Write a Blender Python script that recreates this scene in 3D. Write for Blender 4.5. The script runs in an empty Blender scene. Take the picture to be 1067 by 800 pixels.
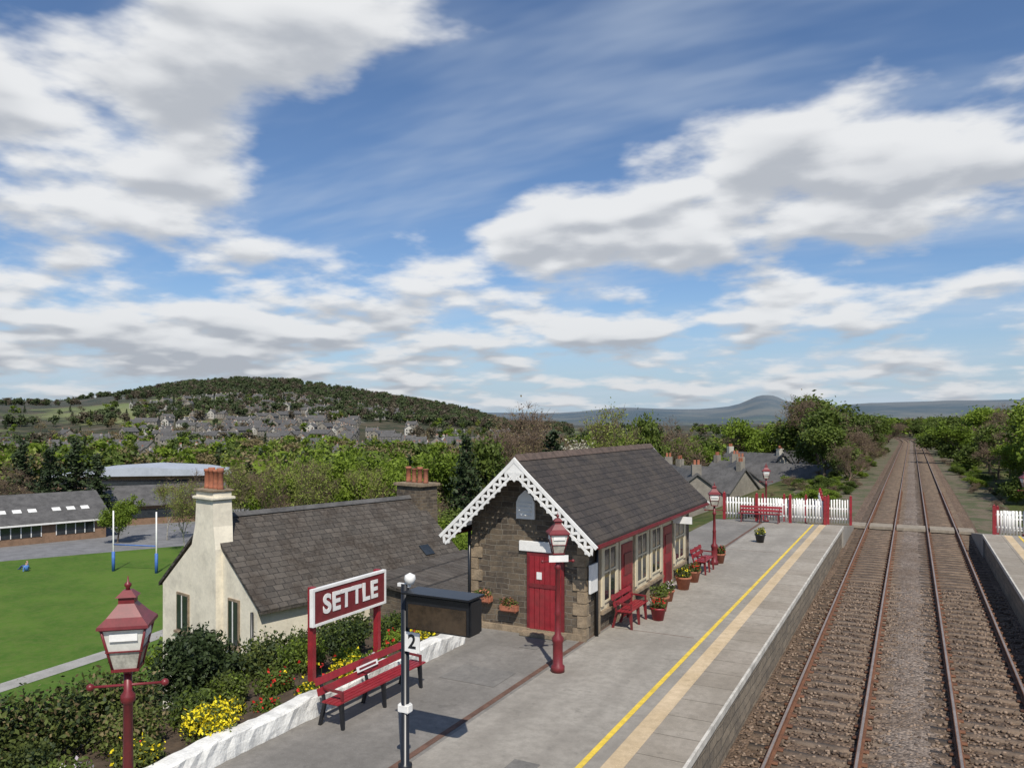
import bpy, bmesh, math, random
import numpy as np
from mathutils import Vector, noise as mnoise
rad=math.radians
random.seed(7); rng=np.random.default_rng(7)
scene=bpy.context.scene
scene.view_settings.view_transform='Standard'
scene.view_settings.look='None'
scene.view_settings.exposure=0
EYE=5.35; YAW=27.5
# ------------------------------------------------------------ node helpers
def setin(nt,sock,v):
    if isinstance(v,bpy.types.NodeSocket): nt.links.new(v,sock)
    else: sock.default_value=v
def math_(nt,op,a,b=None,c=None,clamp=False):
    n=nt.nodes.new('ShaderNodeMath'); n.operation=op; n.use_clamp=clamp
    setin(nt,n.inputs[0],a)
    if b is not None: setin(nt,n.inputs[1],b)
    if c is not None: setin(nt,n.inputs[2],c)
    return n.outputs[0]
def mixc(nt,f,a,b,mode='MIX'):
    n=nt.nodes.new('ShaderNodeMix'); n.data_type='RGBA'; n.blend_type=mode
    setin(nt,n.inputs[0],f)
    for s,v in ((n.inputs[6],a),(n.inputs[7],b)):
        if isinstance(v,bpy.types.NodeSocket): nt.links.new(v,s)
        else: s.default_value=(v[0],v[1],v[2],1)
    return n.outputs[2]
def maprange(nt,v,a,b,c=0,d=1,smooth=True):
    n=nt.nodes.new('ShaderNodeMapRange'); n.interpolation_type='SMOOTHSTEP' if smooth else 'LINEAR'
    setin(nt,n.inputs[0],v)
    for i,x in enumerate((a,b,c,d)): n.inputs[i+1].default_value=x
    return n.outputs[0]
def noise(nt,vec,scale,detail=4,rough=.55,dist=0):
    n=nt.nodes.new('ShaderNodeTexNoise'); setin(nt,n.inputs['Vector'],vec)
    n.inputs['Scale'].default_value=scale; n.inputs['Detail'].default_value=detail
    n.inputs['Roughness'].default_value=rough; n.inputs['Distortion'].default_value=dist
    return n.outputs[0]
def comb(nt,x,y,z=0.0):
    n=nt.nodes.new('ShaderNodeCombineXYZ')
    setin(nt,n.inputs[0],x);setin(nt,n.inputs[1],y);setin(nt,n.inputs[2],z); return n.outputs[0]
def sep(nt,v):
    n=nt.nodes.new('ShaderNodeSeparateXYZ'); setin(nt,n.inputs[0],v); return n.outputs
def bump(nt,h,strength,dist):
    n=nt.nodes.new('ShaderNodeBump'); n.inputs['Strength'].default_value=strength
    n.inputs['Distance'].default_value=dist; setin(nt,n.inputs['Height'],h); return n.outputs[0]
def newmat(name):
    m=bpy.data.materials.new(name); m.use_nodes=True; nt=m.node_tree
    return m,nt,nt.nodes['Principled BSDF']
def coords(nt,kind='Object'):
    return nt.nodes.new('ShaderNodeTexCoord').outputs[kind]
def worldpos(nt):
    return nt.nodes.new('ShaderNodeNewGeometry').outputs['Position']
def M(name,c,rough=.8,var=.25,vs=3.0,bs=0,bd=.01,metal=0,c2=None,dirt=0.0,spec=None):
    m,nt,p=newmat(name); co=worldpos(nt)
    n1=noise(nt,co,vs,5,.6); n2=noise(nt,co,vs*7,2,.6)
    f=maprange(nt,math_(nt,'ADD',math_(nt,'MULTIPLY',n1,.65),math_(nt,'MULTIPLY',n2,.35)),.35,.65)
    a=tuple(x*(1-var) for x in c); b=c2 if c2 else tuple(min(1,x*(1+var)) for x in c)
    col=mixc(nt,f,a,b)
    if dirt>0:
        dn=maprange(nt,noise(nt,co,1.3,5,.7),.45,.75)
        col=mixc(nt,math_(nt,'MULTIPLY',dn,dirt),col,(.08,.07,.055))
    nt.links.new(col,p.inputs['Base Color']); p.inputs['Roughness'].default_value=rough
    p.inputs['Metallic'].default_value=metal
    if spec is not None: p.inputs['Specular IOR Level'].default_value=spec
    if bs: nt.links.new(bump(nt,noise(nt,co,bs,3,.6),.6,bd),p.inputs['Normal'])
    return m
def stone(name,c1,c2,mortar,bw=.42,rh=.17,ms=.012,kz=1.0,blot=(.06,.055,.05),blotamt=.5,bd=.03,rough=.9,alongy=False):
    m,nt,p=newmat(name); x,y,z=sep(nt,coords(nt))[:3]
    w=noise(nt,coords(nt),2.5,3,.5)
    X=(math_(nt,'ADD',y,0) if alongy else math_(nt,'ADD',x,y))
    X=math_(nt,'ADD',X,math_(nt,'MULTIPLY',w,.10)); Y=math_(nt,'ADD',math_(nt,'MULTIPLY',z,kz),math_(nt,'MULTIPLY',noise(nt,coords(nt),1.7,2,.5),.12 if not alongy else .03))
    b=nt.nodes.new('ShaderNodeTexBrick'); nt.links.new(comb(nt,X,Y),b.inputs['Vector'])
    b.inputs['Color1'].default_value=(*c1,1); b.inputs['Color2'].default_value=(*c2,1); b.inputs['Mortar'].default_value=(*mortar,1)
    b.inputs['Scale'].default_value=1; b.inputs['Mortar Size'].default_value=ms; b.inputs['Mortar Smooth'].default_value=.3
    b.inputs['Brick Width'].default_value=bw; b.inputs['Row Height'].default_value=rh; b.inputs['Bias'].default_value=0
    b.offset=.45; b.squash=1.3; b.squash_frequency=3
    n1=noise(nt,coords(nt),1.1,7,.7); n2=noise(nt,coords(nt),9,4,.65)
    col=mixc(nt,math_(nt,'MULTIPLY',maprange(nt,n1,.42,.68),blotamt),b.outputs['Color'],blot)
    col=mixc(nt,math_(nt,'MULTIPLY',maprange(nt,n2,.45,.72),.4),col,tuple(min(1,v*1.55) for v in c1))
    if alongy:
        n3=maprange(nt,noise(nt,coords(nt),24,3,.7),.63,.72); col=mixc(nt,math_(nt,'MULTIPLY',n3,.35),col,(.20,.18,.13))
    nt.links.new(col,p.inputs['Base Color']); p.inputs['Roughness'].default_value=rough
    h=math_(nt,'SUBTRACT',math_(nt,'MULTIPLY',n2,.6),b.outputs['Fac'])
    nt.links.new(bump(nt,h,.9,bd),p.inputs['Normal']); return m
def leafmat(name,dark,light,trans=.25):
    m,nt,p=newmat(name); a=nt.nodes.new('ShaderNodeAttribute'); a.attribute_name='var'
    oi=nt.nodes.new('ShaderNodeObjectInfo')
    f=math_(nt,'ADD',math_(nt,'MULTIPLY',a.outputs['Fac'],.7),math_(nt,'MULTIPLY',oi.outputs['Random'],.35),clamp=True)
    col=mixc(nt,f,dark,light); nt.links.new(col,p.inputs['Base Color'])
    p.inputs['Roughness'].default_value=.6; p.inputs['Specular IOR Level'].default_value=.25
    if trans>0:
        t=nt.nodes.new('ShaderNodeBsdfTranslucent'); nt.links.new(col,t.inputs[0])
        mx=nt.nodes.new('ShaderNodeMixShader'); mx.inputs[0].default_value=trans
        nt.links.new(p.outputs[0],mx.inputs[1]); nt.links.new(t.outputs[0],mx.inputs[2])
        nt.links.new(mx.outputs[0],nt.nodes['Material Output'].inputs[0])
    return m
# ------------------------------------------------------------ mesh helpers
def link(o,parent=None,loc=None,rot=None):
    scene.collection.objects.link(o)
    if parent: o.parent=parent
    if loc is not None: o.location=loc
    if rot is not None: o.rotation_euler=rot
    return o
def empty(name,loc=(0,0,0),rz=0,parent=None):
    e=bpy.data.objects.new(name,None); e.empty_display_size=.2
    return link(e,parent,loc,(0,0,rz))
def obj_from(name,verts,faces,mat,parent=None,loc=None,rot=None,smooth=False):
    me=bpy.data.meshes.new(name); me.from_pydata([tuple(v) for v in verts],[],faces); me.update()
    if mat: me.materials.append(mat)
    if smooth: me.polygons.foreach_set('use_smooth',[True]*len(me.polygons))
    return link(bpy.data.objects.new(name,me),parent,loc,rot)
def box(name,size,loc,mat,parent=None,rot=None,bev=0.0):
    bm=bmesh.new(); bmesh.ops.create_cube(bm,size=1); bmesh.ops.scale(bm,vec=size,verts=bm.verts)
    if bev>0: bmesh.ops.bevel(bm,geom=bm.edges[:],offset=bev,segments=2,affect='EDGES')
    me=bpy.data.meshes.new(name); bm.to_mesh(me); bm.free(); me.materials.append(mat)
    return link(bpy.data.objects.new(name,me),parent,loc,rot)
def lathe(name,prof,mat,parent=None,loc=None,segs=16,rot=None,smooth=True,phase=0):
    vs=[];fs=[]
    for r,z in prof:
        for i in range(segs):
            a=2*math.pi*i/segs+phase; vs.append((r*math.cos(a),r*math.sin(a),z))
    for j in range(len(prof)-1):
        for i in range(segs):
            k=(i+1)%segs; fs.append((j*segs+i,j*segs+k,(j+1)*segs+k,(j+1)*segs+i))
    fs.append(tuple(range(segs))[::-1]); fs.append(tuple((len(prof)-1)*segs+i for i in range(segs)))
    return obj_from(name,vs,fs,mat,parent,loc,rot,smooth)
def fixn(o):
    bm=bmesh.new(); bm.from_mesh(o.data); bmesh.ops.recalc_face_normals(bm,faces=bm.faces[:]); bm.to_mesh(o.data); bm.free()
def prism_y(name,poly,y0,y1,mat,parent=None,loc=None,rot=None):
    n=len(poly); vs=[(x,y0,z) for x,z in poly]+[(x,y1,z) for x,z in poly]
    fs=[tuple(range(n)),tuple(range(2*n-1,n-1,-1))]+[(i,n+i,n+(i+1)%n,(i+1)%n) for i in range(n)]
    o=obj_from(name,vs,fs,mat,parent,loc,rot); fixn(o); return o
def prism_x(name,poly,x0,x1,mat,parent=None,loc=None,rot=None):
    n=len(poly); vs=[(x0,y,z) for y,z in poly]+[(x1,y,z) for y,z in poly]
    fs=[tuple(range(n)),tuple(range(2*n-1,n-1,-1))]+[(i,n+i,n+(i+1)%n,(i+1)%n) for i in range(n)]
    o=obj_from(name,vs,fs,mat,parent,loc,rot); fixn(o); return o
def tube(name,p0,p1,r,mat,parent=None,segs=8,r1=None):
    p0=Vector(p0);p1=Vector(p1); d=p1-p0; q=d.to_track_quat('Z','Y')
    o=lathe(name,[(r,0),(r if r1 is None else r1,d.length)],mat,parent,p0,segs); o.rotation_mode='QUATERNION'; o.rotation_quaternion=q; return o
def quadmesh(name,V,Q,mats,mi=None,var=None,smooth=None):
    me=bpy.data.meshes.new(name); V=np.asarray(V,dtype=np.float32); Q=np.asarray(Q,dtype=np.int32)
    me.vertices.add(len(V)); me.vertices.foreach_set('co',V.ravel())
    me.loops.add(Q.size); me.loops.foreach_set('vertex_index',Q.ravel())
    me.polygons.add(len(Q)); me.polygons.foreach_set('loop_start',np.arange(0,Q.size,4,dtype=np.int32))
    try: me.polygons.foreach_set('loop_total',np.full(len(Q),4,dtype=np.int32))
    except Exception: pass
    for m in mats: me.materials.append(m)
    if mi is not None: me.polygons.foreach_set('material_index',np.asarray(mi,dtype=np.int32))
    if smooth is not None: me.polygons.foreach_set('use_smooth',np.full(len(Q),smooth))
    if var is not None:
        at=me.attributes.new('var','FLOAT','FACE'); at.data.foreach_set('value',np.asarray(var,dtype=np.float32))
    me.update(calc_edges=True); me.validate(); return me
def leaves(P,size,up=0.0,aspect=.55):
    n=len(P); a=rng.normal(size=(n,3)); a/=np.linalg.norm(a,axis=1)[:,None]
    b=rng.normal(size=(n,3)); 
    b-=np.sum(a*b,axis=1)[:,None]*a; b/=np.linalg.norm(b,axis=1)[:,None]
    s=(size*rng.uniform(.6,1.3,n))[:,None]
    V=np.stack([P+a*s,P+b*s*aspect,P-a*s,P-b*s*aspect],axis=1).reshape(-1,3)
    return V,np.arange(4*n).reshape(-1,4)
def tubes(segs,k=5):
    V=[];Q=[]
    for p0,p1,r0,r1 in segs:
        d=p1-p0; L=np.linalg.norm(d)
        if L<1e-6: continue
        d=d/L; u=np.cross(d,[0,0,1.]) if abs(d[2])<.95 else np.cross(d,[1.,0,0]); u/=np.linalg.norm(u); w=np.cross(d,u)
        b=len(V)
        for (p,r) in ((p0,r0),(p1,r1)):
            for i in range(k):
                t=2*math.pi*i/k; V.append(p+r*(math.cos(t)*u+math.sin(t)*w))
        for i in range(k): j=(i+1)%k; Q.append((b+i,b+j,b+k+j,b+k+i))
    return np.array(V).reshape(-1,3),np.array(Q,dtype=int).reshape(-1,4)
# ------------------------------------------------------------ materials
m_maroon=M('maroon_paint',(.15,.016,.02),.42,.18,6,dirt=.15)
m_red=M('red_paint',(.25,.017,.024),.45,.2,5,dirt=.22)
m_white=M('white_paint',(.74,.73,.70),.55,.07,4,dirt=.12)
m_whitewall=M('whitewashed_stone',(.70,.69,.65),.85,.12,5,bs=14,bd=.03,dirt=.5)
m_cream=M('cream_paint',(.62,.54,.38),.6,.08,4,dirt=.2)
m_render=M('cream_render',(.72,.66,.53),.9,.09,1.5,bs=30,bd=.01,dirt=.25)
m_black=M('black_paint',(.012,.013,.016),.35,.2,5)
m_glass=M('window_glass',(.02,.025,.03),.08,.3,2,spec=.8)
m_terra=M('terracotta',(.34,.12,.065),.8,.25,8,dirt=.3)
m_stone=stone('sandstone_rubble',(.155,.118,.078),(.060,.046,.034),(.19,.165,.13),blot=(.035,.03,.027),blotamt=.65,ms=.012,bw=.33,rh=.14)
m_stone2=stone('platform_wall_stone',(.26,.21,.15),(.16,.13,.095),(.09,.08,.06),bw=.55,rh=.22)
m_quoin=M('quoin_sandstone',(.25,.19,.125),.9,.28,4,bs=18,bd=.02,dirt=.5)
m_slate=stone('slate_roof',(.052,.042,.036),(.028,.023,.021),(.010,.009,.008),bw=.33,rh=.20,ms=.012,kz=1.45,blot=(.09,.07,.05),blotamt=.5,bd=.03,rough=.85,alongy=True)
m_slate2=stone('stone_slate_roof',(.098,.084,.070),(.052,.045,.038),(.018,.016,.014),bw=.36,rh=.24,ms=.012,kz=1.55,blot=(.036,.026,.018),blotamt=.9,bd=.05,rough=.9,alongy=True)
m_ridge=M('ridge_tile',(.10,.07,.055),.8,.3,5)
m_bark=M('bark',(.11,.085,.062),.95,.3,4); m_birchbark=M('birch_bark',(.34,.32,.28),.9,.4,5)
m_twig=M('twigs',(.15,.105,.072),.95,.2,4)
m_lightroof=M('light_metal_roof',(.36,.39,.44),.6,.1,.3)
m_brick=M('brown_brick',(.20,.125,.08),.9,.2,2)
m_greyroof=M('grey_tile_roof',(.085,.082,.080),.85,.3,1)
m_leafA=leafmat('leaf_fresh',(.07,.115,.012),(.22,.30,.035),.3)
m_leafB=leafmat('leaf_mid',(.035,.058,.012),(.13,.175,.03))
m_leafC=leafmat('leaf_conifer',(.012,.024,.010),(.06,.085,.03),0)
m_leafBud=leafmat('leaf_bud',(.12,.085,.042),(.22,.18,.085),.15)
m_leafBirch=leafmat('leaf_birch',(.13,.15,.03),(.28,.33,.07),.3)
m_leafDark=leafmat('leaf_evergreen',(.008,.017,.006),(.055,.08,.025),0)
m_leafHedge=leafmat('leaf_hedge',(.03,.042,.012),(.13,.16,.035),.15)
m_ridgeA=leafmat('hillside_leaf',(.030,.045,.020),(.085,.11,.04),0); m_ridgeB=leafmat('hillside_twigs',(.055,.046,.034),(.12,.10,.062),0)
m_blossom=leafmat('blossom',(.28,.26,.18),(.50,.47,.38),.2)
m_yellow=leafmat('yellow_petals',(.55,.42,.01),(.85,.72,.03),.1)
m_redpetal=leafmat('red_petals',(.4,.01,.01),(.65,.04,.03),.1)
m_whitepetal=leafmat('pale_petals',(.5,.35,.45),(.8,.75,.75),.1)
# ------------------------------------------------------------ camera / light / sky
cam=bpy.data.cameras.new('camera'); co=bpy.data.objects.new('camera',cam); link(co,None,(0,0,EYE),(rad(90),0,rad(YAW)))
cam.sensor_width=36; cam.lens=36*800/1067; cam.shift_y=40/1067; cam.clip_start=.1; cam.clip_end=20000; scene.camera=co
SAZ,SEL=143,50
S=Vector((math.sin(rad(SAZ))*math.cos(rad(SEL)),math.cos(rad(SAZ))*math.cos(rad(SEL)),math.sin(rad(SEL))))
sl=bpy.data.lights.new('sun','SUN'); sl.energy=4.8; sl.angle=rad(.5); sl.color=(1,.94,.84)
so=bpy.data.objects.new('sun',sl); link(so,None,(30,-40,60)); so.rotation_mode='QUATERNION'; so.rotation_quaternion=S.to_track_quat('Z','Y')
w=bpy.data.worlds.new('World'); scene.world=w; w.use_nodes=True; nt=w.node_tree
try: w.cycles.sampling_method='MANUAL'; w.cycles.sample_map_resolution=256
except Exception: pass
bg=nt.nodes['Background']; STR=.10; bg.inputs[1].default_value=STR
sky=nt.nodes.new('ShaderNodeTexSky'); sky.sky_type='NISHITA'; sky.sun_disc=False
sky.sun_elevation=rad(SEL); sky.sun_rotation=rad(SAZ); sky.altitude=150; sky.air_density=1.0; sky.dust_density=.6; sky.ozone_density=2.0
d=coords(nt,'Generated'); dx,dy,dz=sep(nt,d)[:3]
az=math_(nt,'MULTIPLY',math_(nt,'ARCTAN2',dx,dy),180/math.pi)
el=math_(nt,'MULTIPLY',math_(nt,'ARCSINE',dz),180/math.pi)
B=[(-21,24.2,8,3.6,1.25),(-11,28.5,8,1.8,.95),(-26,15.0,7,3.0,1.35),(-36,18,5,4,.9),
   (13,15,8.5,2.8,1.3),(22.5,17.8,6,3.6,1.3),(2,13.8,3.8,2.2,1.1),(33,15,4,3.2,1.0),
   (-8,10.3,8,1.6,.9),(-22,6.6,12,2.2,.95),(20,7.6,10,1.3,.75),(3.5,6.6,5,.9,.8),
   (-6,18.5,6.5,3.3,-.7),(24,27,10,2.6,-.8),(4,23,7,3,-.5)]
g1=0.0;g2=0.0; el2=math_(nt,'ADD',el,1.4)
for a,e,sa,se,wt in B:
    a=a-YAW
    ux=math_(nt,'MULTIPLY_ADD',az,1/(sa*1.3),-a/(sa*1.3)); ux=math_(nt,'MULTIPLY',ux,ux)
    for k,elv in ((0,el),(1,el2)):
        uy=math_(nt,'MULTIPLY_ADD',elv,1/(se*1.3),-e/(se*1.3)); q=math_(nt,'MULTIPLY_ADD',uy,uy,ux)
        E_=math_(nt,'POWER',.36788,q)
        if k==0: g1=math_(nt,'MULTIPLY_ADD',E_,wt,g1)
        else: g2=math_(nt,'MULTIPLY_ADD',E_,wt,g2)
def dens(kz,elv,det,g):
    iz=math_(nt,'DIVIDE',kz,math_(nt,'ADD',math_(nt,'MAXIMUM',dz,0.0),.20))
    v=comb(nt,math_(nt,'MULTIPLY',dx,iz),math_(nt,'MULTIPLY',dy,iz),math_(nt,'MULTIPLY',dz,3.0 if kz==1.0 else 3.08))
    n=noise(nt,v,3.2,det,.52,0)
    low=math_(nt,'MULTIPLY',maprange(nt,elv,11,2.0),.20)
    return math_(nt,'ADD',math_(nt,'ADD',n,math_(nt,'MULTIPLY',math_(nt,'MINIMUM',g,1.2),.34)),math_(nt,'SUBTRACT',low,.16)),v
D1,v1=dens(1.0,el,5,g1); D2,_=dens(.955,el2,2,g2)
cover=maprange(nt,D1,.45,.67)
s1=maprange(nt,math_(nt,'SUBTRACT',D2,D1),-.10,.11); s2=maprange(nt,D2,.58,.84)
shade=math_(nt,'ADD',math_(nt,'MULTIPLY',s1,.48),math_(nt,'MULTIPLY',s2,.36))
shade=math_(nt,'ADD',shade,maprange(nt,el,11,1,0,.30),clamp=True)
ccol=mixc(nt,shade,(.84,.85,.86),(.42,.45,.50)); ccol=mixc(nt,1.0,ccol,(1/STR,1/STR,1/STR),'MULTIPLY')
n2=nt.nodes.new('ShaderNodeMapping'); nt.links.new(v1,n2.inputs[0]); n2.inputs['Rotation'].default_value=(0,0,rad(-62)); n2.inputs['Scale'].default_value=(.45,1.5,.5)
cir=noise(nt,n2.outputs[0],2.0,4,.58,0)
cirf=math_(nt,'MULTIPLY',maprange(nt,cir,.42,.74),.44)
skyc=mixc(nt,1.0,sky.outputs[0],(.84,.97,1.13),'MULTIPLY')
hz=maprange(nt,el,10,0,0,.80)
skyc=mixc(nt,hz,skyc,(.42/STR,.53/STR,.66/STR))
skyc=mixc(nt,cirf,skyc,(.56/STR,.64/STR,.75/STR))
fin=mixc(nt,math_(nt,'MULTIPLY',cover,.96),skyc,ccol)
nt.links.new(fin,bg.inputs[0])
# ------------------------------------------------------------ terrain
def cxo(y): return 0.0 if y<260 else -((y-260)**2)/2400.0
A1=[-60,-45,-33.7,-31,-27,-22.6,-19.5,-16.2,-12.9,-9.4,-5.9,-3,0,3,60]
H1=[26,28,30,30,37,44,47,45,39,33,26,18,6,-14,-14]
A2=[-60,-10,0,4,8.3,12,14,16,16.8,17.6,18.2,18.9,19.6,20.6,22,25,30,34,60]
H2=[10,10,10,10,16,14,14,17,21,27,29,28,23,19,17,21,23,24,24]
def local_h(x,y):
    x=x-(cxo(y) if y<700 else cxo(700))
    xs=[-1e5,-36,-22,-14,-10,8,14,1e5]; hs=[-9.2,-9.2,-5.0,-1.7,-1.3,-1.3,-.9,-.9]
    return float(np.interp(x,xs,hs))
def sm(a,b,x):
    t=min(1,max(0,(x-a)/(b-a))); return t*t*(3-2*t)
def terr(x,y):
    R=math.hypot(x,y); h=local_h(x,y)
    if R<400: return h
    azr=math.degrees(math.atan2(x,y))+YAW; 
    if azr>180: azr-=360
    c=max(.3,math.cos(rad(azr)))
    if abs(azr)>75: t1=10;t2=10
    else: t1=float(np.interp(azr,A1,H1)); t2=float(np.interp(azr,A2,H2))
    nz=mnoise.fractal(Vector((x/420,y/420,1.7)),1.0,2.1,5)
    nz2=mnoise.fractal(Vector((x/1300,y/1300,5.7)),1.0,2.1,5)
    z1=EYE+1500*(t1-11)/800*c; z2=EYE+4300*t2/800*c
    b=h*(1-sm(400,900,R))+ -4*sm(400,900,R)
    r1=sm(420,1450,R)*(1-sm(1650,2700,R)); r2=sm(2400,4300,R)
    return b+max(0,z1-b)*r1+max(0,z2-b)*r2+ nz*12*sm(500,1300,R)*(1-.85*sm(2000,3000,R)) + nz2*8*r2
N_=330; s=np.linspace(-1,1,N_); ax_=15*np.sinh(6.6*s)
xs=ax_-10; ys=ax_+20
V=np.zeros((N_*N_,3))
for j,y in enumerate(ys):
    for i,x in enumerate(xs): V[j*N_+i]=(x,y,terr(x,y))
ii=np.arange(N_-1); I,J=np.meshgrid(ii,ii); a=(J*N_+I).ravel()
Q=np.stack([a,a+1,a+1+N_,a+N_],axis=1)
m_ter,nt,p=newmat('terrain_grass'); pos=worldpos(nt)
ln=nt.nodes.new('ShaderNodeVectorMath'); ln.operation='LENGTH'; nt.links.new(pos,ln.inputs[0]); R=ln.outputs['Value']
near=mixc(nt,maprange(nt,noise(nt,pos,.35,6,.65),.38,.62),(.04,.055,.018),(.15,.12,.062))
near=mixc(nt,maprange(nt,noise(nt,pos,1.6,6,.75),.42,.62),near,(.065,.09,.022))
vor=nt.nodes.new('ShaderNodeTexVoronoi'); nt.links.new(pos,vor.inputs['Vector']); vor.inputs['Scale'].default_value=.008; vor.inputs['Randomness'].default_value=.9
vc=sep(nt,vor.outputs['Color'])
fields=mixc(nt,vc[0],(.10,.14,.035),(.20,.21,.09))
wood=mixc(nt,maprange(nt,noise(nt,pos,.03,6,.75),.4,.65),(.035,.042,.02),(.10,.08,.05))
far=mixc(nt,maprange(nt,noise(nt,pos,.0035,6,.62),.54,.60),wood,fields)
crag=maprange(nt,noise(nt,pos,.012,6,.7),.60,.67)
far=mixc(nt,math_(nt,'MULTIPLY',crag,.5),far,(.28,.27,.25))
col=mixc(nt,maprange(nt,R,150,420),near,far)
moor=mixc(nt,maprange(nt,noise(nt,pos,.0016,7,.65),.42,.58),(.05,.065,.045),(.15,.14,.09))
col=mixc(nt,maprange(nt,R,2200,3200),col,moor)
col=mixc(nt,maprange(nt,R,400,4800,0,.55,False),col,(.13,.19,.29))  # aerial haze painted into the base colour, bluer with distance from the origin
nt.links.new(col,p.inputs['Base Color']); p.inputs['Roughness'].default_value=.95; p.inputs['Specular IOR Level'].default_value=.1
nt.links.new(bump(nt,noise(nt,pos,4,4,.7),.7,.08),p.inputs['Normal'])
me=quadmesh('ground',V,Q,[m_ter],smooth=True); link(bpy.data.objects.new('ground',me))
def sheet(name,pts,z,mat,sub=0):
    o=obj_from(name,[(x,y,z) for x,y in pts],[tuple(range(len(pts)))],mat); fixn(o)
    return o
m_field,nt,p=newmat('mown_grass'); pos=worldpos(nt)
f1=maprange(nt,noise(nt,pos,.18,7,.72),.35,.65); f2=maprange(nt,noise(nt,pos,2.0,6,.78),.38,.68)
c=mixc(nt,f1,(.050,.115,.014),(.085,.158,.022)); c=mixc(nt,math_(nt,'MULTIPLY',f2,.6),c,(.12,.15,.04))
nt.links.new(c,p.inputs['Base Color']); p.inputs['Roughness'].default_value=.95; p.inputs['Specular IOR Level'].default_value=.15
nt.links.new(bump(nt,noise(nt,pos,12,3,.7),.6,.05),p.inputs['Normal'])
sheet('sports_field',[(-38,0),(-37,70),(-58,82),(-70,74),(-92,32),(-92,0)],-9.17,m_field)
m_asph=M('asphalt',(.17,.17,.175),.9,.18,.8,bs=40,bd=.01)
m_path=M('path_asphalt',(.30,.29,.27),.9,.15,1.5)
sheet('footpath',[(-44.5,5),(-43.3,22),(-44.2,32),(-47,45),(-48.4,44.4),(-45.6,32),(-44.7,22),(-45.9,5)],-9.15,m_path)
sheet('school_yard',[(-92.2,10),(-92,32),(-70,74),(-62,84),(-95,100),(-125,60),(-125,10)],-9.16,m_asph)
# ------------------------------------------------------------ railway
rail_c=[(-2.40,-.90),(.82,2.32)]
m_bal,nt,p=newmat('ballast'); pos=worldpos(nt)
vo=nt.nodes.new('ShaderNodeTexVoronoi'); nt.links.new(pos,vo.inputs['Vector']); vo.inputs['Scale'].default_value=15
vs_=sep(nt,vo.outputs['Color']); px_=sep(nt,pos)[0]
base=mixc(nt,vs_[0],(.050,.032,.022),(.25,.17,.115))
grey=mixc(nt,vs_[0],(.10,.08,.066),(.34,.285,.24))
c6=maprange(nt,math_(nt,'ABSOLUTE',math_(nt,'ADD',px_,.05)),.75,.35)
base=mixc(nt,math_(nt,'MULTIPLY',c6,.7),base,grey)
base=mixc(nt,math_(nt,'MULTIPLY',maprange(nt,noise(nt,pos,.5,5,.6),.4,.7),.55),base,(.10,.062,.035))
oil=math_(nt,'MULTIPLY',maprange(nt,math_(nt,'ABSOLUTE',math_(nt,'SUBTRACT',math_(nt,'ABSOLUTE',math_(nt,'ADD',px_,.04)),1.61)),.45,.1),.55)
base=mixc(nt,oil,base,(.06,.04,.028))
nt.links.new(base,p.inputs['Base Color']); p.inputs['Roughness'].default_value=.95
nt.links.new(bump(nt,math_(nt,'MULTIPLY',vo.outputs['Distance'],-1),1.0,.05),p.inputs['Normal'])
yy=list(np.arange(-6,70,.3))+list(np.arange(70,390,4.0)); xx=np.linspace(-3.6,3.6,49)
Vb=[];
for y in yy:
    for x in xx:
        z=-1.12
        z+= .05*max(0,1-abs(x+.05)/.7)
        if abs(x)>3.2: z-=.06
        z+=random.uniform(-.018,.018); Vb.append((x+cxo(y),y,z))
nx=len(xx); qb=[(j*nx+i,j*nx+i+1,(j+1)*nx+i+1,(j+1)*nx+i) for j in range(len(yy)-1) for i in range(nx-1)]
link(bpy.data.objects.new('ballast',quadmesh('ballast',Vb,qb,[m_bal],smooth=True)))
m_cess,nt,p=newmat('cess_gravel'); pos=worldpos(nt)
c=mixc(nt,maprange(nt,noise(nt,pos,.6,6,.7),.42,.58),(.15,.115,.078),(.055,.075,.022))
c=mixc(nt,maprange(nt,noise(nt,pos,6,4,.7),.45,.65),c,(.10,.082,.05)); nt.links.new(c,p.inputs['Base Color']); p.inputs['Roughness'].default_value=.95
nt.links.new(bump(nt,noise(nt,pos,9,4,.7),.9,.06),p.inputs['Normal'])
def strip(name,xl,xr,ylist,z,mat):
    Vv=[];
    for y in ylist: Vv+=[(xl(y)+cxo(y),y,z),(xr(y)+cxo(y),y,z)]
    return obj_from(name,Vv,[(2*i,2*i+1,2*i+3,2*i+2) for i in range(len(ylist)-1)],mat)
yl=[50,60,75,90,110,130,150,180,210,240,270,300,340,390]
strip('track_verge',lambda y:-9.9 if y<110 else -6.5,lambda y:-3.5,yl,-1.17,m_cess)
strip('track_verge',lambda y:3.5,lambda y:6.5,yl,-1.17,m_cess)
trk=empty('railway_track')
m_sleeper=M('weathered_sleeper',(.145,.105,.075),.9,.35,2.5,bs=12,bd=.01,dirt=.4)
m_rside=M('rusty_steel',(.14,.06,.03),.85,.3,3); m_rtop=M('worn_rail_head',(.30,.25,.22),.45,.2,2,metal=.4)
Vs=[];Qs=[]
def addbox(Vs,Qs,x0,x1,y0,y1,z0,z1):
    b=len(Vs); Vs+= [(x0,y0,z0),(x1,y0,z0),(x1,y1,z0),(x0,y1,z0),(x0,y0,z1),(x1,y0,z1),(x1,y1,z1),(x0,y1,z1)]
    Qs+= [(b,b+3,b+2,b+1),(b+4,b+5,b+6,b+7),(b,b+1,b+5,b+4),(b+1,b+2,b+6,b+5),(b+2,b+3,b+7,b+6),(b+3,b,b+4,b+7)]
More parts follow.
